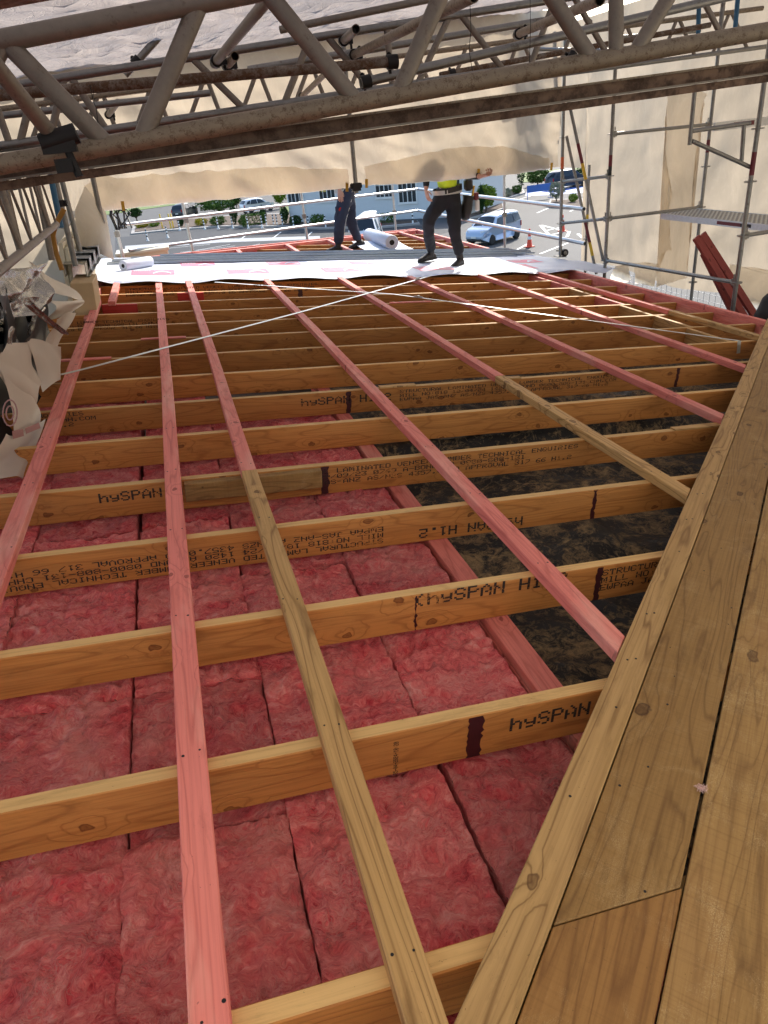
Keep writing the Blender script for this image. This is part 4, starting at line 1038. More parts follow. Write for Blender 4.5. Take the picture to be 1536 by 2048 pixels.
crump('paper_face', [(88, 600, 5.3), (158, 602, 6.4), (146, 628, 6.0), (92, 640, 5.2)], 'paper', .05, 6.3, 24, .7, 1.2)
crump('paper_face', [(94, 636, 5.1), (144, 628, 5.9), (116, 716, 5.3), (96, 690, 5.0)], 'paper', .05, 7, 24, .8, .3)
crump('paper_face', [(-30, 712, 3.7), (44, 680, 4.6), (100, 748, 4.75), (72, 822, 4.3)], 'paper', .05, 8, 30, .8)
crump('paper_face', [(52, 682, 4.65), (112, 690, 5.0), (124, 750, 5.0), (94, 786, 4.65)], 'paper', .04, 11.2, 26, .7, .2)
crump('paper_face', [(2, 738, 3.9), (64, 800, 4.25), (86, 856, 4.1), (22, 900, 3.8)], 'paper', .03, 12.5, 26, .6)
crump('paper_face', [(4, 880, 3.75), (80, 856, 4.0), (46, 962, 3.6), (-40, 955, 3.4)], 'paper', .05, 13, 26, .9, 1.2)
crump('foil_strip', [(48, 612, 4.55), (60, 604, 4.6), (134, 664, 5.0), (128, 672, 5.0)], 'foil', .008, 15, 16)
for (c0, c1, c2, c3) in (((24, 862, 3.82), (46, 858, 3.92), (48, 872, 3.92), (26, 878, 3.82)), ((50, 857, 3.92), (78, 845, 4.02), (81, 856, 4.02), (52, 868, 3.92))):
    mb = MB(); pts = [at(c[0], c[1], v=c[2]-.09) for c in (c0, c1, c2, c3)]; mb.add(pts, [(0, 1, 2, 3)]); mb.build('printed_bar', MAT['greyprint'], paper, pinv)
mb = MB()
for rad in (26, 14):
    pts = [at(20+rad*.55*math.cos(t*.4), 826+rad*math.sin(t*.4), v=3.80) for t in range(17)]; mb.path(pts, .004, 5)
mb.build('printed_ring', MAT['greyprint'], paper, pinv)

# gutters and cream cladding
MAT['cream'] = plain('cream_cladding', (.80, .73, .56), .5, var=.06); MAT['capgrey'] = plain('pale_grey_cap', (.42, .46, .50), .45, .3)
MAT['gutter'] = plain('olive_grey_gutter', (.30, .28, .21), .5, .2); MAT['card'] = plain('tan_board', (.55, .38, .20), .7)
clad = empty('cladding_wall', ROOF @ T(V((-.86, 7.9, 0))), 'sunlit cream vertical board wall at the left end of the roof', 'wall')
x = 0.0; i = 0; rr = random.Random(4)
while x < 3.4:
    wd = .165
    mb = MB(); mb.cbox((-.03, x+wd/2, .20+.04*x-.2), (.04, wd-.006, 1.0+.08*x), .006); mb.build('cladding_board', MAT['cream'], clad)
    x += wd; i += 1
mb = MB(); mb.box((-.075, 1.7, .05), (.04, 3.4, 1.0)); mb.build('backing', MAT['cream'], clad)
mb = MB(); mb.cbox((-.06, 1.7, .70), (.15, 3.5, .02), .004, 0, Matrix.Rotation(R(2.4), 4, 'X')); mb.build('cap', MAT['capgrey'], clad)
for i in range(4):
    c = at(150+i*9, 541-i*12, v=7.7+i*.25); mb = MB(); t_ = .006
    W_, Hh = .20, .12
    prof = [(-W_/2, 0), (-W_/2, Hh), (-W_/2+t_, Hh), (-W_/2+t_, t_), (W_/2-t_, t_), (W_/2-t_, Hh), (W_/2+.03, Hh), (W_/2+.03, Hh-t_), (W_/2, Hh-t_), (W_/2, 0)]
    prof = [(a, Hh-b_) for a, b_ in prof]
    mb.loft([[V((p[0], 0, p[1])) for p in prof], [V((p[0], 1.6, p[1])) for p in prof]], 0, None, True, False)
    tag(mb.build('gutter_length', MAT['gutter'] if i < 1 else MAT['capgrey'], None, ROOF @ T(c-V((.0, 0, .06)))), 'upturned gutter length stacked left of the cladding, %s from the camera' % NTH[i], 'gutter', 'gutter lengths stacked at the left')
c = at(166, 588, v=7.35); mb = MB(); mb.cbox((0, .3, -.05), (.20, .6, .30), .006); tag(mb.build('tan_box', MAT['card'], None, ROOF @ T(c)), 'tan board box under the stacked gutters at the left edge', 'box')
c = wat(288, 512, y=12.2); mb = MB(); mb.cbox((0, 0, -.15), (.75, .5, .45), .01); mb.cbox((0, 0, .09), (.80, .55, .04), .006); tag(mb.build('parapet_block', MAT['cream'], None, T(c)), 'cream parapet block behind the flashings at left', 'parapet')
mb = MB(); rr = random.Random(8); c = wat(240, 425, y=10.6)
for i in range(9):
    p = [c+V((rr.uniform(-.12, .12), rr.uniform(-.1, .1), .12)), c+V((rr.uniform(-.16, .16), rr.uniform(-.1, .1), -.02)), c+V((rr.uniform(-.10, .14), rr.uniform(-.1, .1), -.20))]
    mb.path(p, .012, 6)
tag(mb.build('cable_bundle', MAT['blackfilm']), 'tangle of dark cables hanging on the cladding end', 'cables')
# left ladder beam and poles
yb = 6.3; A = wat(113, 449, y=yb); xx = A.x
Bp = wat(-60, 588, x=xx); up = .46
root = empty('ladder_beam', T(A), 'scaffold ladder beam with thin lacing at the left edge', 'scaffold beam'); iv = T(-A)
mb = MB(); mb.tube(A, Bp, .0242, 14, hollow=True); mb.build('bottom_chord', MAT['alu'], root, iv)
mb = MB(); mb.tube(A+V((0, 0, up)), Bp+V((0, 0, up)), .0242, 14); mb.build('top_chord', MAT['alu'], root, iv)
L = (Bp-A).length; dirv = (Bp-A).normalized(); nseg = 7
for i in range(nseg):
    a = A+dirv*(L*i/nseg); m_ = A+dirv*(L*(i+.5)/nseg)+V((0, 0, up)); b2 = A+dirv*(L*(i+1)/nseg)
    for p, q in ((a, m_), (m_, b2)):
        mb = MB(); mb.tube(p, q, .009, 8); mb.build('lacing', MAT['alu'], root, iv)
    if i % 3 == 1: mb = MB(); mb.tube(a, a+V((0, 0, up)), .02, 10); mb.build('post', MAT['alu'], root, iv)
for i, (a, b_, yy, m, lb) in enumerate([((151, 532), (106, 340), 7.6, 'galv', 'left scaffold pole standing behind the ladder beam end'), ((163, 515), (116, 330), 8.3, 'galv', 'left scaffold pole with dark couplers nearer the cladding'), ((104, 520), (68, 340), 7.0, 'alu', 'stained pole crossing behind the ladder beam'), ((40, 500), (4, 350), 6.0, 'alu_dirty', 'thick stained pole at the far left edge'), ((122, 455), (100, 345), 7.4, 'blue', 'blue painted tube beside the left poles')]):
    o = tube_thing('scaffold_tube', wat(*a, y=yy), wat(*b_, y=yy), .026, m, lb)
    if i < 2: clamp(o, (.55 if i == 0 else .8, 0, 0), (1, 0, 0))
o = tube_thing('scaffold_tube', wat(-20, 382, y=7.5), wat(120, 356, y=7.5), .03, 'galv', 'horizontal tube behind the ladder beam at left')
MAT['orange'] = plain('orange_webbing', (.42, .20, .03), .6)
mb = MB(); pts = [wat(*p, y=7.2) for p in ((128, 418), (112, 448), (106, 470), (112, 505), (124, 540))]
mb.path(pts, .022, 8); tag(mb.build('orange_strap', MAT['orange']), 'orange webbing strap hanging from the left couplers', 'strap')

# ------------------------------------------------------------------ guard rails round the far edge
root_l = []
def pipe(a, b_, label, r=.024, mat='galv_bright'):
    return tube_thing('guard_rail', a, b_, r, mat, label, 'guard rail', 'galvanised guard rails round the far edge')
C1 = wat(836, 378, y=16.6); C2 = wat(836, 421, y=16.6)
pipe(wat(252, 449, y=11.9), C1, 'upper galvanised guard rail along the splayed far edge'); pipe(wat(258, 501, y=11.9), C2, 'lower galvanised guard rail along the splayed far edge')
xr = S1.x+.12
pipe(C1, wat(1168, 418, x=xr), 'upper guard rail running back to the underlay pole', .03); pipe(C2, wat(1170, 487, x=xr), 'lower guard rail running back to the underlay pole', .03)
for i, (px, yy, pt, pb, lb) in enumerate([(374, 13.0, 335, 520, 'left guard rail post behind the flashings'), (606, 14.9, 372, 480, 'guard rail post left of the walking worker'), (784, 16.3, 366, 470, 'guard rail post at the far roof corner'), (997, 13.9, 340, 500, 'guard rail post in front of the blue car'), (238, 11.7, 400, 520, 'guard rail post beside the cladding')]):
    a = wat(px+(pb-pt)*.08, pb, y=yy); b_ = wat(px, pt, y=yy)
    o = pipe(V((a.x, a.y, a.z-.5)), V((a.x, a.y, b_.z)), lb, .026)
    mb = MB(); h = (b_.z-a.z); mb.box((.5+h*.45, 0, 0), (.08, .075, .075)); mb.build('coupler', MAT['galv'], o)
# ------------------------------------------------------------------ car park and street beyond
GZ = -5.2
def gp(px, py, dz=0.0): return wat(px, py, z=GZ+dz)
def asphalt():
    m = NT('asphalt'); co = m.coords(False)
    a = m.noise(co, .12, 4, .6); b = m.noise(co, 30, 3, .6); c = m.noise(co, .9, 5, .7)
    col = m.mix(a, (.052, .053, .056), (.082, .081, .080)); col = m.mix(m.math('MULTIPLY', m.math('SUBTRACT', c, .5, clamp=True), 1.2), col, (.05, .05, .053))
    col = m.mix(m.math('MULTIPLY', b, .35), col, (.13, .125, .12)); m.col(col); m.set(Roughness=.85); m.bump(b, .3, .01); return m.mat
MAT['asphalt'] = asphalt(); MAT['line'] = plain('white_road_paint', (.72, .72, .70), .6, var=.12, scale=3)
MAT['kerb'] = plain('concrete_kerb', (.34, .32, .30), .8, scale=4); MAT['soil'] = plain('bark_mulch', (.10, .065, .045), .95, var=.5, scale=2, bump=.5)
MAT['grass'] = plain('mown_grass', (.13, .19, .045), .9, var=.3, scale=.8); MAT['concrete'] = plain('pale_concrete_strip', (.40, .41, .42), .8, scale=1)
MAT['shade_asphalt'] = plain('shade_painted_asphalt', (.024, .028, .036), .85, var=.25, scale=1)  # asphalt with the neighbouring building's shade put into its colour
MAT['bluepaint'] = plain('blue_bay_paint', (.06, .16, .50), .6, var=.15, scale=1)
mb = MB(); mb.box((40, 250, GZ-.5), (1600, 1600, 1.0)); structure(mb.build('ground', MAT['asphalt']))
def flat(name, pts, mat, lift, kind=True, parent=None):
    ps = [gp(*p) for p in pts]; mb = MB(); n = len(ps)
    mb.add([(p.x, p.y, GZ+lift) for p in ps]+[(p.x, p.y, GZ-.02) for p in ps], [tuple(range(n)), tuple(range(2*n-1, n-1, -1))]+[(k, k+n, (k+1) % n+n, (k+1) % n) for k in range(n)])
    bm = bmesh.new(); me = mb.mesh(name, MAT[mat]); bm.from_mesh(me); bmesh.ops.recalc_face_normals(bm, faces=bm.faces); bm.to_mesh(me); bm.free()
    o = link(name, me, parent); 
    if kind and not parent: structure(o)
    return o
# planted bed with kerb on the left, bed beside the building
bedL = [(262, 470), (330, 463), (440, 455), (560, 455), (640, 459), (760, 457), (840, 450), (835, 444), (700, 446), (590, 440), (580, 428), (470, 432), (360, 440), (268, 448)]
flat('kerb_bed', bedL, 'kerb', .13); 
flat('planting_bed', [(270, 467), (332, 460.5), (440, 453), (560, 453), (640, 457), (760, 455), (836, 448), (833, 445), (700, 447.5), (592, 442), (582, 430), (470, 434), (360, 442), (274, 450)], 'soil', .17)
flat('car_park_shade', [(230, 520), (700, 520), (905, 462), (840, 452), (640, 460), (440, 456), (330, 464), (230, 476)], 'shade_asphalt', .003)  # sheet painted dark to stand for shade on the left lot
flat('concrete_strip', [(250, 500), (440, 485), (640, 478), (640, 472), (440, 478), (250, 492)], 'concrete', .007)
flat('grass_verge', [(200, 432), (420, 400), (560, 385), (560, 365), (400, 385), (200, 418)], 'grass', .05)
flat('grass_verge', [(560, 425), (600, 423), (600, 412), (560, 414)], 'grass', .06)
lines = [((482, 478), (500, 465)), ((545, 477), (562, 464)), ((611, 476), (624, 464)), ((420, 484), (434, 473)), ((300, 500), (420, 489)), ((330, 512), (460, 489)), ((360, 505), (470, 492)), ((440, 505), (520, 488))]
linesR = [((1074, 426), (1100, 415)), ((1140, 423), (1146, 420)), ((1015, 510), (1055, 488)), ((1080, 508), (1136, 486)), ((935, 470), (958, 462)), ((1040, 398), (1062, 392))]
for i, (a, b_) in enumerate(lines+linesR):
    A_, B_ = gp(*a), gp(*b_); d_ = (B_-A_).normalized(); n_ = V((-d_.y, d_.x, 0))*(.06 if i < len(lines) else .07)
    mb = MB(); mb.add([(p.x, p.y, GZ+.009) for p in (A_-n_, A_+n_, B_+n_, B_-n_)], [(0, 3, 2, 1)]); structure(mb.build('painted_line', MAT['line']))
# hatched arrow marking near the cones
arrow = [((1080, 450), (1099, 471)), ((1080, 450), (1112, 458)), ((1099, 471), (1134, 462)), ((1112, 458), (1138, 464)), ((1134, 474), (1139, 463)), ((1090, 462), (1122, 455)), ((1100, 470), (1138, 478)), ((1156, 468), (1168, 478))]
for a, b_ in arrow:
    A_, B_ = gp(*a), gp(*b_); d_ = (B_-A_).normalized(); n_ = V((-d_.y, d_.x, 0))*.09
    mb = MB(); mb.add([(p.x, p.y, GZ+.012) for p in (A_-n_, A_+n_, B_+n_, B_-n_)], [(0, 3, 2, 1)]); structure(mb.build('painted_arrow_line', MAT['line']))
# right side beds
flat('kerb_bed', [(930, 442), (985, 428), (1012, 418), (1005, 402), (1050, 388), (1045, 378), (960, 392), (900, 420)], 'kerb', .13)
flat('planting_bed', [(934, 440), (983, 426), (1006, 418), (1000, 402), (1044, 387), (1042, 380), (962, 394), (905, 420)], 'soil', .17)
flat('kerb_bed', [(1096, 416), (1166, 420), (1166, 400), (1100, 402)], 'kerb', .13); flat('planting_bed', [(1100, 414), (1164, 418), (1164, 402), (1103, 404)], 'soil', .17)
flat('blue_bay', [(1050, 392), (1098, 390), (1185, 384), (1180, 372), (1098, 374), (1056, 378)], 'bluepaint', .006)
flat('grass_verge', [(1040, 366), (1240, 352), (1240, 330), (1040, 345)], 'grass', .05)

# building
MAT['wallblue'] = plain('pale_blue_grey_boards', (.62, .65, .67), .7, var=.05); MAT['white'] = plain('white_trim', (.78, .78, .76), .5, var=.05)
MAT['glass'] = NT('window_glass').set(Base_Color=(.03, .04, .045, 1), Roughness=.08).mat; MAT['roofgrey'] = plain('grey_roof', (.16, .16, .17), .6)
MAT['warmroom'] = plain('yellow_curtain', (.65, .48, .12), .7)
A_, B_ = gp(580, 449), gp(936, 434); L = (B_-A_).length; f = frame(V((A_.x, A_.y, GZ)), V((B_.x, B_.y, GZ)))
bld = empty('clinic_building', f, 'pale blue grey weatherboard building with white windows across the car park', 'building')
mb = MB(); mb.box((L/2, 4.2, 1.9), (L, 8, 3.8)); mb.build('wall', MAT['wallblue'], bld)
for i in range(19):
    mb = MB(); mb.box((L/2, .19, .12+i*.19), (L+.02, .03, .175), 0, Matrix.Rotation(0, 4, 'X')); mb.build('weatherboard', MAT['wallblue'], bld)
mb = MB(); mb.prism([(-.6, -.4), (L+.6, -.4), (L+.6, 8.8), (-.6, 8.8)], 3.8, 4.0); mb.add([(-.6, -.4, 4.0), (L+.6, -.4, 4.0), (L+.6, 8.8, 4.0), (-.6, 8.8, 4.0), (3, 4.2, 6.0), (L-3, 4.2, 6.0)], [(0, 1, 5, 4), (1, 2, 5), (2, 3, 4, 5), (3, 0, 4)]); mb.build('roof', MAT['roofgrey'], bld)
for (px, py) in ((588, 388), (652, 384), (766, 376), (813, 386), (900, 380)):
    # window centre on the wall line
    best = None
    for k in range(400):
        t = k/400; q = V((lerp(A_.x, B_.x, t), lerp(A_.y, B_.y, t), 0)); r_ = wat(px, py, y=q.y)
        if best is None or abs(r_.x-q.x) < best[0]: best = (abs(r_.x-q.x), t*L, r_.z-GZ)
    _, wx, wz = best; wz = min(max(wz, 1.6), 2.6)
    wd, hg = 1.7, 1.5
    w_ = empty('window', T(V((wx, .165, wz)))); w_.parent = bld
    mb = MB()
    for (cx, cz, sx, sz) in ((-wd/2, 0, .10, hg+.1), (wd/2, 0, .10, hg+.1), (0, hg/2, wd, .10), (0, -hg/2, wd, .10), (0, 0, .07, hg), (-wd/4, 0, .04, hg), (wd/4, 0, .04, hg), (-wd/4, .2, wd/2-.09, .04), (wd/4, .2, wd/2-.09, .04)): mb.box((cx, -.02 if abs(cx) > .01 or cz else -.023, cz), (sx-.004, .09, sz-.004))
    mb.build('frame', MAT['white'], w_); mb = MB(); mb.box((0, .005, 0), (wd-.1, .02, hg-.1)); mb.build('pane', MAT['glass'], w_)
    mb = MB(); mb.box((0, -.05, -hg/2-.09), (wd+.2, .12, .06)); mb.build('sill', MAT['white'], w_)
    if px in (652,): mb = MB(); mb.box((-.35, -.004, .3), (.5, .006, .6)); mb.build('blind', MAT['warmroom'], w_)
for px in (614, 706):
    t = (px-580)/356; mb = MB(); mb.tube((t*L, .10, 0), (t*L, .10, 3.8), .05, 10); mb.build('downpipe', MAT['white'], bld)

# vegetation
def leafmat(name, c, var=.45):
    m = NT(name); co = m.coords(); n = m.noise(co, 1.3, 3, .6); n2 = m.noise(co, 9, 2, .5)
    base = m.mix(n2, [x*(1-var) for x in c], [x*(1+var) for x in c]); m.col(m.mix(m.math('MULTIPLY', n, .5), base, [c[0]*1.5, c[1]*1.35, c[2]*.9]))
    m.set(Roughness=.85); m.b.inputs['Specular IOR Level'].default_value = .08; return m.mat
MAT['leaf_dark'] = leafmat('dark_conifer_leaf', (.035, .075, .025)); MAT['leaf_mid'] = leafmat('hedge_leaf', (.075, .14, .03)); MAT['leaf_light'] = leafmat('light_green_leaf', (.16, .24, .03))
MAT['leaf_yellow'] = leafmat('yellow_shrub_leaf', (.34, .30, .02)); MAT['leaf_silver'] = leafmat('silver_leaf', (.26, .29, .24), .3); MAT['bark'] = plain('bark', (.09, .065, .045), .9, var=.4, bump=.5)
def foliage(rx, ry, rz, n, leaf, seed, shape='ball', hollow=.55):
    rr = random.Random(seed); mb = MB(); ph = [rr.uniform(0, 9) for _ in range(3)]
    for _ in range(n):
        while True:
            p = V((rr.uniform(-1, 1), rr.uniform(-1, 1), rr.uniform(-1, 1)))
            if shape == 'cone':
                h = (p.z+1)/2; lim = min(1.0, .25+1.6*h)*min(1.0, (1-h)*1.9+.04); q = math.hypot(p.x, p.y)
                if q < lim and q > lim*.45: break
            elif shape == 'box':
                if max(abs(p.x), abs(p.y), abs(p.z)) > .7: break
            else:
                r_ = p.length; lim = .80+.26*noise.noise(p.normalized()*2.4+V((ph[0], ph[1], ph[2])))
                if r_ < lim and r_ > lim*hollow and noise.noise(p*3.1+V((ph[1], ph[2], ph[0]))) > -.28: break
        c = V((p.x*rx, p.y*ry, p.z*rz)); s = leaf*rr.uniform(.6, 1.4)
        q = Euler((rr.uniform(-1, 1), rr.uniform(-1, 1), rr.uniform(0, 6.3))).to_matrix()
        mb.add([c+q @ V(v) for v in ((-s, 0, 0), (0, -s*.45, s*.15), (s, 0, 0), (0, s*.45, s*.15))], [(0, 1, 2, 3)])
    return mb
def plant(name, px, py, h, rx, mat, label, seed, shape='ball', leaf=.12, n=900, trunk=0.0, cat='shrub', ry=None, group=None):
    b = gp(px, py); root = empty(name, T(V((b.x, b.y, GZ+.05))), label, cat, group)
    rz = (h-trunk)/2; mb = foliage(rx, ry or rx, rz, n, leaf, seed, shape); mb.build('crown', MAT[mat], root, T(V((0, 0, trunk+rz))))
    mb = MB(); tr = max(.03, rx*.09); mb.path([(0, 0, -.06), (.03, 0, trunk*.5+.05), (0, .03, trunk+rz*.6)], [tr, tr*.8, tr*.35], 8)
    if trunk > .4:
        for k in range(5):
            a = k*1.3; mb.path([(0, 0, trunk*.85), (math.cos(a)*rx*.3, math.sin(a)*rx*.3, trunk+rz*.4), (math.cos(a)*rx*.6, math.sin(a)*rx*.6, trunk+rz*.9)], [tr*.5, tr*.35, tr*.15], 6)
    mb.build('trunk', MAT['bark'], root); return root
PL = [
 ('small_tree', 275, 447, 1.7, 1.0, 'leaf_dark', 'dark round-headed small tree by the road at far left', 'ball', 0.12, 1500, 0.6, 'tree'),
 ('yellow_shrub', 285, 458, 0.75, 0.9, 'leaf_yellow', 'yellow shrub leftmost in the planted bed behind the guard rail', 'ball', 0.08, 900, 0, 'shrub'),
 ('yellow_shrub', 310, 456, 0.7, 0.7, 'leaf_light', 'light green shrub beside the leftmost yellow one', 'ball', 0.08, 700, 0, 'shrub'),
 ('yellow_shrub', 404, 454, 0.85, 0.8, 'leaf_yellow', 'round yellow shrub right of the left rail post', 'ball', 0.08, 900, 0, 'shrub'),
 ('round_shrub', 437, 453, 1.0, 1.0, 'leaf_mid', 'wide green shrub right of the round yellow one', 'ball', 0.08, 1100, 0, 'shrub'),
 ('clipped_conifer', 364, 456, 1.2, 0.36, 'leaf_dark', 'small dark conifer behind the left rail post', 'cone', 0.07, 900, 0.05, 'conifer'),
 ('clipped_conifer', 471, 452, 2.3, 0.42, 'leaf_dark', 'dark clipped conifer below the white hatchback, left one', 'cone', 0.08, 1200, 0.05, 'conifer'),
 ('clipped_conifer', 529, 449, 1.7, 0.36, 'leaf_dark', 'dark clipped conifer just right of the white hatchback', 'cone', 0.07, 1200, 0.05, 'conifer'),
 ('clipped_conifer', 572, 450, 1.9, 0.42, 'leaf_dark', 'dark clipped conifer at the left corner of the building', 'cone', 0.08, 1300, 0.05, 'conifer'),
 ('hedge_block', 510, 452, 1.05, 1.15, 'leaf_mid', 'green clipped hedge block between two conifers', 'box', 0.08, 1800, 0, 'hedge'),
 ('round_shrub', 486, 453, 0.85, 0.5, 'leaf_mid', 'small round shrub beside the clipped hedge block', 'ball', 0.07, 700, 0, 'shrub'),
 ('round_shrub', 592, 452, 0.95, 0.7, 'leaf_dark', 'dark round shrub at the building foot, first from the corner', 'ball', 0.08, 900, 0, 'shrub'),
 ('round_shrub', 636, 453, 1.05, 0.8, 'leaf_mid', 'dark round shrub at the building foot, left of the worker', 'ball', 0.08, 900, 0, 'shrub'),
 ('low_hedge', 766, 450, 0.8, 1.0, 'leaf_mid', 'low hedge at the building foot beside the white van', 'box', 0.08, 1000, 0, 'hedge'),
 ('street_hedge', 440, 424, 1.9, 3.2, 'leaf_mid', 'broad dark green bush across the road at left', 'ball', 0.16, 1800, 0, 'hedge'),
 ('street_tree', 474, 420, 2.4, 0.8, 'leaf_dark', 'tall dark tree behind the white hatchback', 'ball', 0.12, 1400, 0.4, 'tree'),
 ('street_tree', 562, 417, 2.3, 1.0, 'leaf_light', 'pale green tree between hatchback and building', 'ball', 0.12, 1400, 0.4, 'tree'),
 ('garden_tree', 972, 428, 2.3, 1.05, 'leaf_light', 'light green leafy tree right of the tool-belt worker', 'ball', 0.1, 2200, 0.3, 'tree'),
 ('garden_tree', 852, 432, 2.2, 0.9, 'leaf_silver', 'grey green slender tree left of the tool-belt worker', 'ball', 0.08, 700, 0.5, 'tree'),
 ('cypress', 963, 431, 2.4, 0.34, 'leaf_dark', 'narrow dark cypress beside the light green tree', 'cone', 0.08, 1500, 0.05, 'conifer'),
 ('tall_cypress', 1005, 385, 7.0, 0.62, 'leaf_dark', 'tall dark cypress, left of the far pair', 'cone', 0.15, 1500, 0.2, 'conifer'),
 ('tall_cypress', 1042, 382, 7.0, 0.7, 'leaf_dark', 'tall dark cypress, right of the far pair', 'cone', 0.15, 1500, 0.2, 'conifer'),
 ('round_shrub', 1012, 397, 0.95, 0.7, 'leaf_silver', 'grey green round shrub at the bed edge right of the cypress', 'ball', 0.08, 900, 0, 'shrub'),
 ('round_shrub', 1034, 390, 0.95, 0.7, 'leaf_mid', 'green round shrub nearest the blue bay', 'ball', 0.08, 900, 0, 'shrub'),
 ('back_hedge', 1075, 372, 2.0, 1.5, 'leaf_mid', 'leafy hedge behind the blue bay', 'ball', 0.12, 1900, 0, 'hedge'),
 ('back_hedge', 1180, 366, 1.7, 2.6, 'leaf_dark', 'dark hedge behind the blue car at right', 'ball', 0.14, 1900, 0, 'hedge'),
 ('silver_bush', 1112, 407, 1.8, 0.8, 'leaf_silver', 'pale silvery bush in front of the blue car', 'ball', 0.08, 1200, 0.2, 'shrub'),
 ('small_bush', 1146, 408, 0.85, 0.45, 'leaf_light', 'bright green small bush beside the silvery one', 'ball', 0.07, 700, 0, 'shrub'),
]
for i, (nm, px, py, h, rx, mt, lb, shp, lf, n, tr, cat) in enumerate(PL):
    plant(nm, px, py, h, rx, mt, lb, 50+i, shp, lf, n, tr, cat, ry=(.6 if shp == 'box' else None))
# far wooded backdrop so that no gap shows over the street
mb = MB(); rr = random.Random(77)
for k in range(46):
    x = -150+k*8+rr.uniform(-3, 3); y = 175+rr.uniform(-12, 12)+abs(k-20)*1.2; s = rr.uniform(4, 8)
    sub = foliage(s*1.2, s, s*.8, 150, 1.1, 300+k)
    mb.add(sub.v, sub.f, 0, T(V((x, y, GZ+s*.6))))
o = mb.build('distant_trees', MAT['leaf_mid']); o['kind'] = 'stuff'; o['label'] = 'line of distant trees beyond the street'; 

# bollards, cones, barrier
MAT['bollw'] = plain('white_bollard_paint', (.75, .75, .72), .5); MAT['black'] = plain('black_band', (.02, .02, .02), .5); MAT['cone'] = plain('orange_cone_plastic', (.80, .07, .02), .45, var=.1)
def bollard(px, py, k):
    b = gp(px, py); root = empty('bollard', T(V((b.x, b.y, GZ))), 'white and black post along the kerb, %s from the left' % NTH[k], 'bollard', 'posts along the planted bed')
    mb = MB(); mb.lathe([(.14, .0), (.14, .06), (.06, .08), (.06, 1.0), (.035, 1.05)], 12); mb.build('post', MAT['bollw'], root)
    for z in (.35, .62, .88): mb = MB(); mb.lathe([(.063, z), (.063, z+.12)], 12); mb.build('black_band', MAT['black'], root)
for k, (px, py) in enumerate(((296, 482), (336, 476), (360, 461), (410, 459), (437, 458), (466, 457), (497, 457), (525, 456), (534, 453), (548, 452), (555, 452), (566, 453), (588, 456), (618, 457), (652, 457), (755, 457), (826, 450))): bollard(px, py, k)
for k, (px, py) in enumerate(((326, 460), (343, 460), (348, 459))):
    b = gp(px, py); mb = MB(); mb.lathe([(.07, 0), (.07, 1.5), (.03, 1.54)], 10); tag(mb.build('yellow_post', MAT['sticker_y'], None, T(V((b.x, b.y, GZ)))), 'yellow steel post in the planted bed, %s from the left' % NTH[k], 'post', 'yellow posts')
def cone(px, py, lb):
    b = gp(px, py); root = empty('traffic_cone', T(V((b.x, b.y, GZ+.004))), lb, 'traffic cone', 'traffic cones')
    mb = MB(); mb.cbox((0, 0, .025), (.46, .46, .05), .01); mb.lathe([(.18, .05), (.16, .07), (.045, .98), (.03, 1.0)], 18); mb.build('cone_body', MAT['cone'], root)
    for z0, z1 in ((.42, .58), (.70, .82)):
        r_ = lambda z: .163-(z-.07)*.1264+.003
        mb = MB(); mb.lathe([(r_(z0), z0), (r_(z1), z1)], 18); mb.build('reflective_band', MAT['bollw'], root)
cone(1059, 494, 'orange traffic cone in front of the silver blue car'); cone(1125, 463, 'orange traffic cone on the arrow marking behind the pole')
b = gp(1055, 402); mb = MB()
for x in (0, 2.3): mb.tube((x, 0, 0), (x, 0, 1.25), .03, 8); mb.tube((x, -.5, .03), (x, .5, .03), .025, 8)
mb.box((1.15, 0, .95), (2.4, .04, .6)); tag(mb.build('blue_sign_frame', MAT['bluepaint'], None, T(V((b.x, b.y, GZ+.012)))), 'low blue sign board on two thin legs by the blue bay', 'sign')
# wire site fence under the right wrap wall
fx = wat(1400, 590, x=9.0); root = empty('site_fence', T(V((9.0, fx.y-2.5, fx.z-1.7))), 'wire mesh site fence panel glimpsed under the right wrap wall', 'fence')
mb = MB()
for i in range(34): mb.tube((0, i*.15, 0), (0, i*.15, 1.9), .004, 5)
for i in range(16): mb.tube((0, 0, i*.125), (0, 5, i*.125), .004, 5)
mb.build('mesh_wires', MAT['galv_bright'], root)['kind'] = 'stuff'
for y in (0, 5.0): mb = MB(); mb.tube((0, y, -3.5), (0, y, 2.0), .021, 10); mb.build('fence_post', MAT['galv_bright'], root)

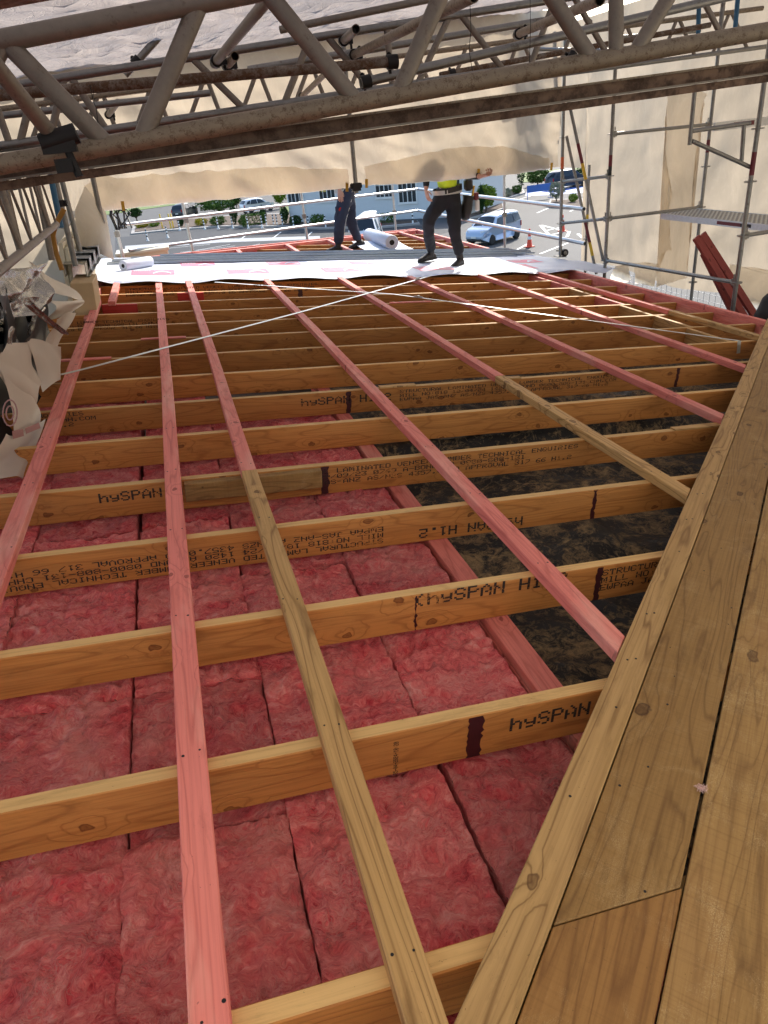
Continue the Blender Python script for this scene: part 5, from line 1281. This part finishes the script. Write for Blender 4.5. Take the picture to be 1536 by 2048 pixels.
# ------------------------------------------------------------------ vehicles
MAT['tyre'] = plain('tyre_rubber', (.018, .018, .018), .8); MAT['rim'] = metal('alloy_rim', (.5, .5, .52), .35); MAT['headl'] = NT('lamp_glass').set(Base_Color=(.75, .77, .80, 1), Roughness=.12).mat; MAT['taill'] = NT('red_lamp').set(Base_Color=(.45, .02, .02, 1), Roughness=.2).mat
MAT['carglass'] = NT('car_glass').set(Base_Color=(.025, .035, .045, 1), Roughness=.04).mat; MAT['bumper'] = plain('dark_bumper', (.03, .03, .03), .6); MAT['plate'] = plain('number_plate', (.75, .75, .7), .5)
def carpaint(name, c):
    m = NT(name); m.col(c); m.set(Roughness=.32, Metallic=.25); m.b.inputs['Coat Weight'].default_value = .35; m.b.inputs['Coat Roughness'].default_value = .06; return m.mat
def car(name, px, py, yaw, prof, L, Wd, H, belt, wheels, wr, paint, label, cat, glass, screen, rear, zoff=0.0, tail=False):
    """prof: side outline (x 0..1 of length from nose, z in metres), nose towards +x"""
    b = gp(px, py); root = empty(name, T(V((b.x, b.y, GZ+zoff))) @ Matrix.Rotation(yaw, 4, 'Z'), label, cat)
    X = lambda t: L*(.5-t)
    def hw(t, z):
        w = Wd/2
        if z > belt: w -= (z-belt)/(H-belt)*.15*Wd
        e = min(t, 1-t); w -= .13*Wd*max(0, 1-e/.12)**2
        if z < .42: w -= .02
        return w
    out = list(prof)
    # wheel arches cut into the sill line, back to front along the bottom
    bot = []
    zb = .22
    for wx in sorted(wheels, reverse=True):
        r = (wr+.05)/L
        for k in range(9):
            a = math.pi*k/8; bot.append((wx+r*math.cos(a), max(zb, wr+(wr+.05)*math.sin(a)) if 0 < k < 8 else zb))
    out = out+bot
    pts = [(X(t), z, hw(t, z), t) for t, z in out]; n = len(pts)
    bm = bmesh.new()
    rows_ = []
    for s_ in (1.0, .86, 0, -.86, -1.0):
        row = []
        for i, (x, z, w, t) in enumerate(pts):
            crown = .05*(1-abs(s_)) if z > belt and i < len(prof) else 0
            inx = 0
            row.append(bm.verts.new((x*(1-.012*(abs(s_) > .9)), w*s_, z-(.035 if abs(s_) > .95 and z > belt+.1 else 0)+crown)))
        rows_.append(row)
    for a, c in zip(rows_, rows_[1:]):
        for i in range(n): j = (i+1) % n; bm.faces.new((a[i], a[j], c[j], c[i]))
    f1 = bm.faces.new(rows_[0]); f2 = bm.faces.new(list(reversed(rows_[-1])))
    bmesh.ops.triangulate(bm, faces=[f1, f2]); bmesh.ops.recalc_face_normals(bm, faces=bm.faces)
    for f in bm.faces: f.smooth = abs(f.normal.y) < .7
    me = bpy.data.meshes.new('body'); bm.to_mesh(me); bm.free(); me.materials.append(paint); link('body', me, root)
    def side_poly(nm, poly, mat):
        for s_ in (1, -1):
            mb = MB(); vs = [(X(t), s_*(hw(t, z)+.012), z) for t, z in poly]; mb.add(vs, [tuple(range(len(vs)))]); mb.build(nm, MAT[mat], root)
    for g in glass: side_poly('side_window', g, 'carglass')
    def cross(nm, a, c, frac, mat, lift=.018):
        (t0, z0), (t1, z1) = a, c; nx, nz = (z1-z0), -(X(t1)-X(t0)); l = math.hypot(nx, nz); nx, nz = nx/l*lift, nz/l*lift
        if nz < 0: nx, nz = -nx, -nz
        mb = MB(); nn = 6; rings = []
        for k in range(nn+1):
            s_ = -1+2*k/nn; bow = .05*(1-s_*s_)
            rings.append([V((X(t0)+nx, s_*hw(t0, z0)*frac, z0+nz+bow*.6)), V((X(t1)+nx, s_*hw(t1, z1)*frac, z1+nz+bow))])
        mb.loft(rings, 0, None, False, True, False); mb.build(nm, MAT[mat], root)
    cross('windscreen', screen[0], screen[1], .88, 'carglass'); cross('rear_window', rear[0], rear[1], .84, 'carglass', .03)
    for wx in wheels:
        for s_ in (1, -1):
            w_ = empty('wheel', T(V((X(wx), s_*(Wd/2-.10), wr)))); w_.parent = root
            mb = MB(); R90 = Matrix.Rotation(math.pi/2, 4, 'X'); mb.lathe([(wr*.62, -.10), (wr*.95, -.10), (wr, -.06), (wr, .06), (wr*.95, .10), (wr*.62, .10)], 24, 0, R90); mb.build('tyre', MAT['tyre'], w_)
            mb = MB(); mb.lathe([(wr*.62, -.085), (wr*.5, -.05), (wr*.12, -.075), (wr*.12, .075), (wr*.5, .05), (wr*.62, .085)], 18, 0, R90, False); mb.build('rim', MAT['rim'], w_)
    for s_ in (1, -1):
        t, z = .035, belt*.78
        mb = MB(); mb.grid(lambda a, c: V((X(t)-.0+.035-.30*a*a, s_*(lerp(hw(.02, z)*.62, hw(.06, z)*1.0, a)+.004), z-.09+.2*c+.05*a)), 6, 3); mb.build('headlight', MAT['headl'], root)
        mb = MB(); tz = belt*.86; mb.cbox((X(.985), s_*(hw(.985, tz)-.06), tz), (.06, .16, .30), .015); mb.build('tail_light', MAT['taill'], root)
        mb = MB(); mb.cbox((X(screen[0][0]+.06), s_*(Wd/2+.09), belt+.08), (.10, .17, .13), .03); mb.build('mirror', paint, root)
    for t, nm in ((.0, 'front_bumper'), (1.0, 'rear_bumper')):
        mb = MB(); sx = 1 if t == 0 else -1; mb.cbox((X(t)-sx*.05, 0, .38), (.14, Wd*.70, .16), .04); mb.build(nm, MAT['bumper'], root)
        mb = MB(); mb.box((X(t)+sx*.028, 0, .52), (.012, .38, .11)); mb.build('number_plate', MAT['plate'], root)
    return root
P_mpv = [(0, .42), (.005, .60), (.03, .78), (.13, .95), (.22, 1.02), (.36, 1.50), (.45, 1.60), (.75, 1.63), (.93, 1.58), (.975, 1.50), (.995, 1.0), (1, .55), (.99, .28)]
G_mpv = [[(.285, 1.03), (.37, 1.42), (.52, 1.50), (.52, 1.02)], [(.54, 1.02), (.54, 1.50), (.74, 1.52), (.74, 1.02)], [(.76, 1.03), (.76, 1.51), (.92, 1.48), (.945, 1.06)]]
a_ = gp(1000, 500)
car('silver_blue_car', 988, 483, R(-152), P_mpv, 3.95, 1.70, 1.63, .98, (.19, .82), .30, carpaint('silver_blue_paint', (.42, .52, .66)), 'boxy silver blue car parked beyond the right guard rail', 'car', G_mpv, ((.225, 1.03), (.355, 1.48)), ((.985, 1.1), (.965, 1.50)))
P_van = [(0, .42), (.005, .85), (.03, 1.0), (.09, 1.15), (.20, 1.85), (.26, 1.95), (.97, 1.96), (.995, 1.85), (1, .5), (.99, .28)]
G_van = [[(.125, 1.18), (.20, 1.74), (.34, 1.76), (.34, 1.15)]]
car('white_van', 738, 492, R(-112), P_van, 4.7, 1.75, 1.96, 1.12, (.17, .78), .32, carpaint('white_van_paint', (.78, .79, .80)), 'white van facing the camera behind the walking worker', 'van', G_van, ((.095, 1.17), (.195, 1.80)), ((.996, 1.2), (.996, 1.7)))
P_hat = [(0, .40), (.005, .58), (.03, .72), (.20, .92), (.26, .97), (.40, 1.40), (.50, 1.50), (.72, 1.50), (.90, 1.38), (.985, .98), (1, .55), (.99, .28)]
G_hat = [[(.33, .98), (.42, 1.34), (.56, 1.41), (.56, .96)], [(.58, .96), (.58, 1.41), (.74, 1.40), (.80, .99)], [(.82, 1.0), (.77, 1.36), (.86, 1.30), (.92, 1.02)]]
car('white_hatchback', 516, 424, R(20), P_hat, 4.0, 1.72, 1.5, .94, (.18, .80), .31, carpaint('white_car_paint', (.76, .78, .80)), 'white hatchback on the road above the clipped conifers', 'car', G_hat, ((.265, .99), (.395, 1.38)), ((.975, 1.02), (.905, 1.34)))
car('dark_car', 372, 433, R(60), P_hat, 4.2, 1.75, 1.5, .94, (.18, .80), .31, carpaint('black_car_paint', (.03, .035, .045)), 'dark car with red tail lights behind the left rail post', 'car', G_hat, ((.265, .99), (.395, 1.38)), ((.975, 1.02), (.905, 1.34)))
P_suv = [(0, .48), (.005, .75), (.03, .92), (.20, 1.06), (.27, 1.10), (.38, 1.56), (.48, 1.68), (.75, 1.68), (.90, 1.55), (.985, 1.10), (1, .65), (.99, .34)]
G_suv = [[(.33, 1.12), (.40, 1.50), (.55, 1.58), (.55, 1.10)], [(.57, 1.10), (.57, 1.58), (.73, 1.56), (.77, 1.12)], [(.79, 1.13), (.76, 1.54), (.87, 1.45), (.92, 1.15)]]
car('blue_suv', 1134, 375, R(8), P_suv, 4.6, 1.88, 1.68, 1.06, (.18, .80), .36, carpaint('dark_blue_paint', (.02, .035, .06)), 'dark blue sport utility car parked behind the silvery bush', 'car', G_suv, ((.275, 1.12), (.375, 1.54)), ((.975, 1.14), (.905, 1.50)))
car('grey_car', 448, 413, R(20), P_hat, 4.1, 1.74, 1.5, .94, (.18, .80), .31, carpaint('pale_grey_paint', (.55, .56, .57)), 'pale grey car half hidden behind the broad roadside bush', 'car', G_hat, ((.265, .99), (.395, 1.38)), ((.975, 1.02), (.905, 1.34)))
# ------------------------------------------------------------------ workers
MAT['skin'] = plain('skin', (.55, .30, .21), .5, var=.08); MAT['navy'] = plain('navy_work_trousers', (.022, .03, .06), .8, var=.3, scale=10, bump=.4); MAT['blackcloth'] = plain('black_work_cloth', (.012, .013, .017), .8, var=.3, scale=10, bump=.4)
MAT['hivis'] = plain('hi_vis_yellow', (.70, .95, .03), .6, var=.08); MAT['reflect'] = plain('silver_reflective_tape', (.50, .50, .48), .35, .2); MAT['boot'] = plain('dark_boot_leather', (.025, .02, .017), .6, bump=.3); MAT['leather'] = plain('black_tool_leather', (.02, .018, .016), .5, bump=.3); MAT['hair'] = plain('dark_hair', (.02, .015, .01), .7, bump=.5)
MAT['hat'] = plain('grey_bucket_hat', (.20, .20, .19), .8)
def skinned(name, joints, edges, mat, parent, iv, root_j, sub=2):
    names = list(joints); me = bpy.data.meshes.new(name)
    me.from_pydata([iv @ V(joints[k][0]) for k in names], [(names.index(a), names.index(b)) for a, b in edges], [])
    o = link(name, me, parent); md = o.modifiers.new('skin', 'SKIN'); md.use_smooth_shade = True
    lay = me.skin_vertices[0].data if me.skin_vertices else None
    if lay is None:
        bm = bmesh.new(); bm.from_mesh(me); bm.verts.layers.skin.verify(); bm.to_mesh(me); bm.free(); lay = me.skin_vertices[0].data
    for i, k in enumerate(names):
        r = joints[k][1]; lay[i].radius = r if isinstance(r, tuple) else (r, r); lay[i].use_root = (k == root_j)
    s = o.modifiers.new('sub', 'SUBSURF'); s.levels = sub; s.render_levels = sub
    me.materials.append(MAT[mat]); return o
def wrinkle(o, amp, sc):
    tex = bpy.data.textures.new('cloth_folds', 'CLOUDS'); tex.noise_scale = sc; d = o.modifiers.new('folds', 'DISPLACE'); d.texture = tex; d.strength = amp; d.mid_level = .5; d.texture_coords = 'LOCAL'
def hand(parent, iv, wrist, mid, palm_n, side, curl=.5, s=1.0):
    """palm and five fingers; wrist -> mid gives the palm direction, palm_n the palm normal, side the thumb side"""
    wrist, mid = V(wrist), V(mid); d = (mid-wrist).normalized(); n = V(palm_n).normalized(); n = (n-d*n.dot(d)).normalized(); a = d.cross(n).normalized()*side
    mb = MB(); P = lambda x, y, z: iv @ (wrist+d*x*s+a*y*s+n*z*s)
    rings = []
    for x, w, t in ((-.02, .026, .021), (.02, .033, .018), (.06, .042, .016), (.092, .041, .013)):
        rings.append([P(x, w*math.cos(k*math.pi/5), t*math.sin(k*math.pi/5)) for k in range(10)])
    mb.loft(rings)
    for i, (y, L) in enumerate(((.031, .072), (.011, .082), (-.010, .076), (-.029, .060))):
        pts = []; rad = []; x, z, ang = .086, 0.0, 0.0
        for k, seg in enumerate((0, .45, .32, .23)):
            if k: ang += curl*(.8+.15*i); x += math.cos(ang)*L*seg; z += math.sin(ang)*L*seg
            pts.append(P(x, y*(1+.04*k), z)); rad.append((.0095, .009, .008, .0065)[k]*s)
        mb.path(pts, rad, 8)
    mb.path([P(.012, .026, .004), P(.040, .050, .014), P(.066, .058, .024), P(.088, .056, .032)], [.013*s, .011*s, .0095*s, .007*s], 8)
    return mb.build('hand', MAT['skin'], parent)
def boot(parent, iv, ankle, heel, toe, up=(0, 0, 1)):
    ankle, heel, toe = V(ankle), V(heel), V(toe); d = (toe-heel).normalized(); L = (toe-heel).length; u = V(up); u = (u-d*u.dot(d)).normalized(); s_ = d.cross(u)
    mb = MB(); rings = []
    for t, w, h in ((-.02, .030, .07), (.10, .040, .105), (.32, .042, .11), (.52, .046, .085), (.75, .050, .065), (.93, .042, .05), (1.02, .022, .035)):
        rings.append([iv @ (heel+d*(L*t)+s_*(w*math.cos(k*math.pi/6))+u*(h*(.5+.5*math.sin(k*math.pi/6)))) for k in range(12)])
    mb.loft(rings); o = mb.build('boot', MAT['boot'], parent)
    mb = MB(); mb.path([iv @ (heel+d*(L*.22)+u*.06), iv @ (ankle+V((0, 0, .02))), iv @ (ankle+V((0, 0, .10)))], [.052, .050, .054], 12); mb.build('ankle_cuff', MAT['boot'], o)
    mb = MB(); mb.prism([(-.03*L-.0, -.035), (.4*L, -.042), (.75*L, -.05), (1.0*L, -.03), (1.03*L, 0), (1.0*L, .03), (.75*L, .05), (.4*L, .042), (-.03*L, .035)], -.012, .014)
    m4 = Matrix.Identity(4)
    for i in range(3): m4[i][0], m4[i][1], m4[i][2], m4[i][3] = d[i], -s_[i], u[i], heel[i]
    mb.build('sole', MAT['blackfilm'], o, iv @ m4)
    return o
def person(label, base, J, facing, colours, hat=False):
    root = empty('person', T(V(base)), label, 'person'); iv = T(-V(base))
    j = {k: (V(v[0]), v[1]) for k, v in J.items()}
    E_ = [('pelvis', 'belly'), ('belly', 'chest'), ('chest', 'neck0'), ('neck0', 'neck'), ('neck', 'head'), ('head', 'crown'), ('pelvis', 'hipL'), ('hipL', 'kneeL'), ('kneeL', 'ankL'), ('pelvis', 'hipR'), ('hipR', 'kneeR'), ('kneeR', 'ankR'),
          ('chest', 'shL'), ('shL', 'elL'), ('elL', 'wrL'), ('chest', 'shR'), ('shR', 'elR'), ('elR', 'wrR')]
    skinned('body', j, E_, 'skin', root, iv, 'pelvis')
    # face
    h = j['head'][0]; fd = V(facing).normalized(); sd_ = V((fd.y, -fd.x, 0)); mb = MB()
    mb.path([iv @ (h+fd*.085+V((0, 0, .02))), iv @ (h+fd*.112+V((0, 0, -.015))), iv @ (h+fd*.09+V((0, 0, -.03)))], [.008, .015, .012], 8); mb.build('nose', MAT['skin'], root)
    for s_ in (1, -1):
        mb = MB(); mb.lathe([(.001, -.011), (.009, -.006), (.011, 0), (.009, .006), (.001, .011)], 8, 0, T(iv @ (h+fd*.083+sd_*s_*.034+V((0, 0, .025))))); mb.build('eye', MAT['black'], root)
        mb = MB(); mb.lathe([(.003, -.03), (.018, -.015), (.022, .01), (.010, .032)], 8, 0, T(iv @ (h+sd_*s_*.088))); mb.build('ear', MAT['skin'], root)
    mb = MB(); mb.path([iv @ (h+fd*.083+sd_*-.025+V((0, 0, -.058))), iv @ (h+fd*.094+V((0, 0, -.06))), iv @ (h+fd*.083+sd_*.025+V((0, 0, -.058)))], [.004, .007, .004], 6); mb.build('mouth', MAT['greyprint'], root)
    hb = MB()
    hb.lathe([(.105, .0), (.112, .045), (.10, .085), (.06, .115), (.01, .125)] if not hat else [(.19, -.02), (.185, -.008), (.122, .03), (.118, .10), (.09, .125), (.01, .13)], 20, 0, T(iv @ (h+V((0, 0, .035))))); hb.build('hat' if hat else 'hair', MAT['hat' if hat else 'hair'], root)
    grow = lambda k, d_: (j[k][0], tuple(x+d_ for x in j[k][1]) if isinstance(j[k][1], tuple) else j[k][1]+d_)
    tj = {k: grow(k, .030) for k in ('pelvis', 'hipL', 'kneeL', 'ankL', 'hipR', 'kneeR', 'ankR')}; wst = j['pelvis'][0]*.02+j['belly'][0]*.98; tj['waist'] = (wst, (.165, .12))
    for s_ in 'LR':
        for a, b_, nm, rr_ in (('hip', 'knee', 'thigh', .112), ('knee', 'ank', 'shin', .086)):
            tj[nm+s_] = (j[a+s_][0]*.5+j[b_+s_][0]*.5, rr_)
    tr = skinned('trousers', tj, [('pelvis', 'waist'), ('pelvis', 'hipL'), ('hipL', 'thighL'), ('thighL', 'kneeL'), ('kneeL', 'shinL'), ('shinL', 'ankL'), ('pelvis', 'hipR'), ('hipR', 'thighR'), ('thighR', 'kneeR'), ('kneeR', 'shinR'), ('shinR', 'ankR')], colours[0], root, iv, 'pelvis', 3); wrinkle(tr, .035, .09)
    sj = {k: grow(k, .016) for k in ('belly', 'chest', 'neck0', 'shL', 'elL', 'wrL', 'shR', 'elR', 'wrR')}
    for s_ in 'LR': sj['wr'+s_] = (j['el'+s_][0]*.12+j['wr'+s_][0]*.88, .042)
    sl = skinned('sleeves', {k: v for k, v in sj.items()}, [('belly', 'chest'), ('chest', 'neck0'), ('chest', 'shL'), ('shL', 'elL'), ('elL', 'wrL'), ('chest', 'shR'), ('shR', 'elR'), ('elR', 'wrR')], colours[1], root, iv, 'chest', 2)
    hem = j['pelvis'][0]*.30+j['belly'][0]*.70
    vj = {'hem': (hem-V((0, 0, .06)), (.185, .135)), 'belly': (j['belly'][0]+V((0, 0, .06)), (.19, .14)), 'chest': (j['chest'][0], (.205, .15)), 'neck0': (j['neck0'][0]-V((0, 0, .04)), (.11, .10))}
    skinned('hi_vis_vest', vj, [('hem', 'belly'), ('belly', 'chest'), ('chest', 'neck0')], 'hivis', root, iv, 'hem', 3)
    for t, in ((.02,), (.75,)):
        c = iv @ (vj['hem'][0].lerp(vj['chest'][0], t)); mb = MB(); n = 24
        mb.loft([[c+V((.208*math.cos(2*math.pi*k/n), .163*math.sin(2*math.pi*k/n), z)) for k in range(n)] for z in (-.028, .028)], 0, None, False); mb.build('reflective_band', MAT['reflect'], root)
    return root, iv
# worker with the tool belt, mid-stride on the underlay, one hand under the curtain
def q(px, py, y): return wat(px, py, y=y)
yf, yb_ = 9.72, 10.16
base = q(915, 534, yf)
J2 = {'pelvis': (q(894, 396, 9.93), (.150, .105)), 'belly': (q(894, 366, 9.93), (.145, .10)), 'chest': (q(893, 314, 9.92), (.165, .11)), 'neck0': (q(892, 288, 9.92), .07), 'neck': (q(892, 278, 9.90), .055), 'head': (q(891, 258, 9.88), (.088, .10)), 'crown': (q(891, 243, 9.88), .07),
      'hipL': (q(909, 404, 9.92), .095), 'kneeL': (q(908, 455, 9.78), .062), 'ankL': (q(919, 511, 9.80), .042), 'hipR': (q(880, 404, 9.95), .095), 'kneeR': (q(855, 445, 9.90), .062), 'ankR': (q(862, 502, 10.2), .042),
      'shL': (q(918, 302, 9.92), .06), 'elL': (q(940, 350, 9.55), .046), 'wrL': (q(962, 353, 9.10), .032), 'shR': (q(867, 303, 9.92), .06), 'elR': (q(853, 344, 9.98), .046), 'wrR': (q(852, 381, 9.90), .032)}
w2, iv = person('worker in black trousers and yellow vest stepping on the underlay', base, J2, (-.25, -1, 0), ('blackcloth', 'blackcloth'), True)
boot(w2, iv, q(919, 512, 9.80), q(925, 529, 9.84), q(905, 537, 9.60)); boot(w2, iv, q(862, 502, 10.2), q(870, 517, 10.24), q(838, 524, 10.06), (.1, .35, 1))
hand(w2, iv, q(852, 382, 9.90), q(856, 396, 9.86), (1, .2, 0), 1, .35); hand(w2, iv, q(962, 353, 9.08), q(978, 349, 8.98), (0, .5, 1), -1, .75, 1.15)
mb = MB(); n = 28; c = iv @ q(895, 379, 9.93); mb.loft([[c+V(((.208*math.cos(2*math.pi*k/n)), .165*math.sin(2*math.pi*k/n), z+.02*math.cos(2*math.pi*k/n))) for k in range(n)] for z in (-.035, .035)], 0, None, False); mb.build('belt', MAT['leather'], w2)
pc = iv @ q(934, 410, 9.88)
mb = MB(); mb.lathe([(.03, -.20), (.085, -.17), (.10, -.05), (.085, .06), (.105, .12), (.085, .125), (.07, .0)], 14, 0, T(pc) @ Matrix.Rotation(.25, 4, 'Y') @ Matrix.Diagonal((.8, 1.0, 1, 1))); pouch = mb.build('tool_pouch', MAT['leather'], w2)
mb = MB(); mb.cbox(pc+V((.02, -.02, .26)), (.11, .12, .16), .03); mb.build('holder', MAT['leather'], w2)
mb = MB(); mb.cbox(pc+V((.13, -.02, .10)), (.07, .06, .10), .015); mb.build('red_tool', MAT['sticker'], pouch); mb = MB(); mb.cbox(pc+V((.14, -.03, -.02)), (.06, .05, .14), .012); mb.build('pale_tool', MAT['bollw'], pouch); mb = MB(); mb.tube(pc+V((.06, -.05, .10)), pc+V((.09, -.06, .24)), .014, 8); mb.build('yellow_tool', MAT['sticker_y'], pouch)
# second worker, walking to the left
base = q(675, 504, 12.05)
J1 = {'pelvis': (q(693, 390, 12.2), (.135, .11)), 'belly': (q(693, 366, 12.2), (.13, .10)), 'chest': (q(692, 322, 12.2), (.15, .11)), 'neck0': (q(691, 300, 12.2), .07), 'neck': (q(690, 292, 12.2), .055), 'head': (q(687, 276, 12.2), (.088, .10)), 'crown': (q(687, 263, 12.2), .07),
      'hipL': (q(689, 398, 12.1), .095), 'kneeL': (q(679, 444, 12.05), .064), 'ankL': (q(677, 489, 12.1), .043), 'hipR': (q(697, 398, 12.32), .095), 'kneeR': (q(702, 444, 12.35), .064), 'ankR': (q(717, 480, 12.45), .043),
      'shL': (q(688, 310, 12.0), .06), 'elL': (q(684, 350, 11.95), .046), 'wrL': (q(679, 381, 11.93), .032), 'shR': (q(695, 310, 12.4), .06), 'elR': (q(706, 345, 12.5), .046), 'wrR': (q(705, 372, 12.45), .032)}
w1, iv = person('worker in navy cargo trousers walking left behind the flashings', base, J1, (-1, -.15, 0), ('navy', 'hivis'), False)
boot(w1, iv, q(677, 491, 12.1), q(683, 503, 12.1), q(653, 505, 12.05)); boot(w1, iv, q(717, 482, 12.45), q(728, 491, 12.5), q(698, 499, 12.38), (.15, 0, 1))
hand(w1, iv, q(679, 381, 11.93), q(681, 394, 11.90), (0, 1, 0), 1, .3, 1.05); hand(w1, iv, q(705, 372, 12.45), q(706, 384, 12.44), (0, -1, 0), 1, .4)
mb = MB(); mb.lathe([(.03, -.001), (.03, .001)], 14, 0, T(iv @ q(681, 419, 11.99)) @ Matrix.Rotation(math.pi/2, 4, 'X')); mb.build('red_badge', MAT['taill'], w1)
mb = MB(); mb.path([iv @ q(706, 388, 12.12), iv @ q(700, 410, 12.07), iv @ q(692, 440, 12.03), iv @ q(688, 470, 12.06)], .007, 6); mb.build('pale_piping', MAT['bollw'], w1)
mb = MB(); mb.cbox(iv @ q(681, 425, 12.02), (.16, .04, .20), .015); mb.build('cargo_pocket', MAT['navy'], w1)
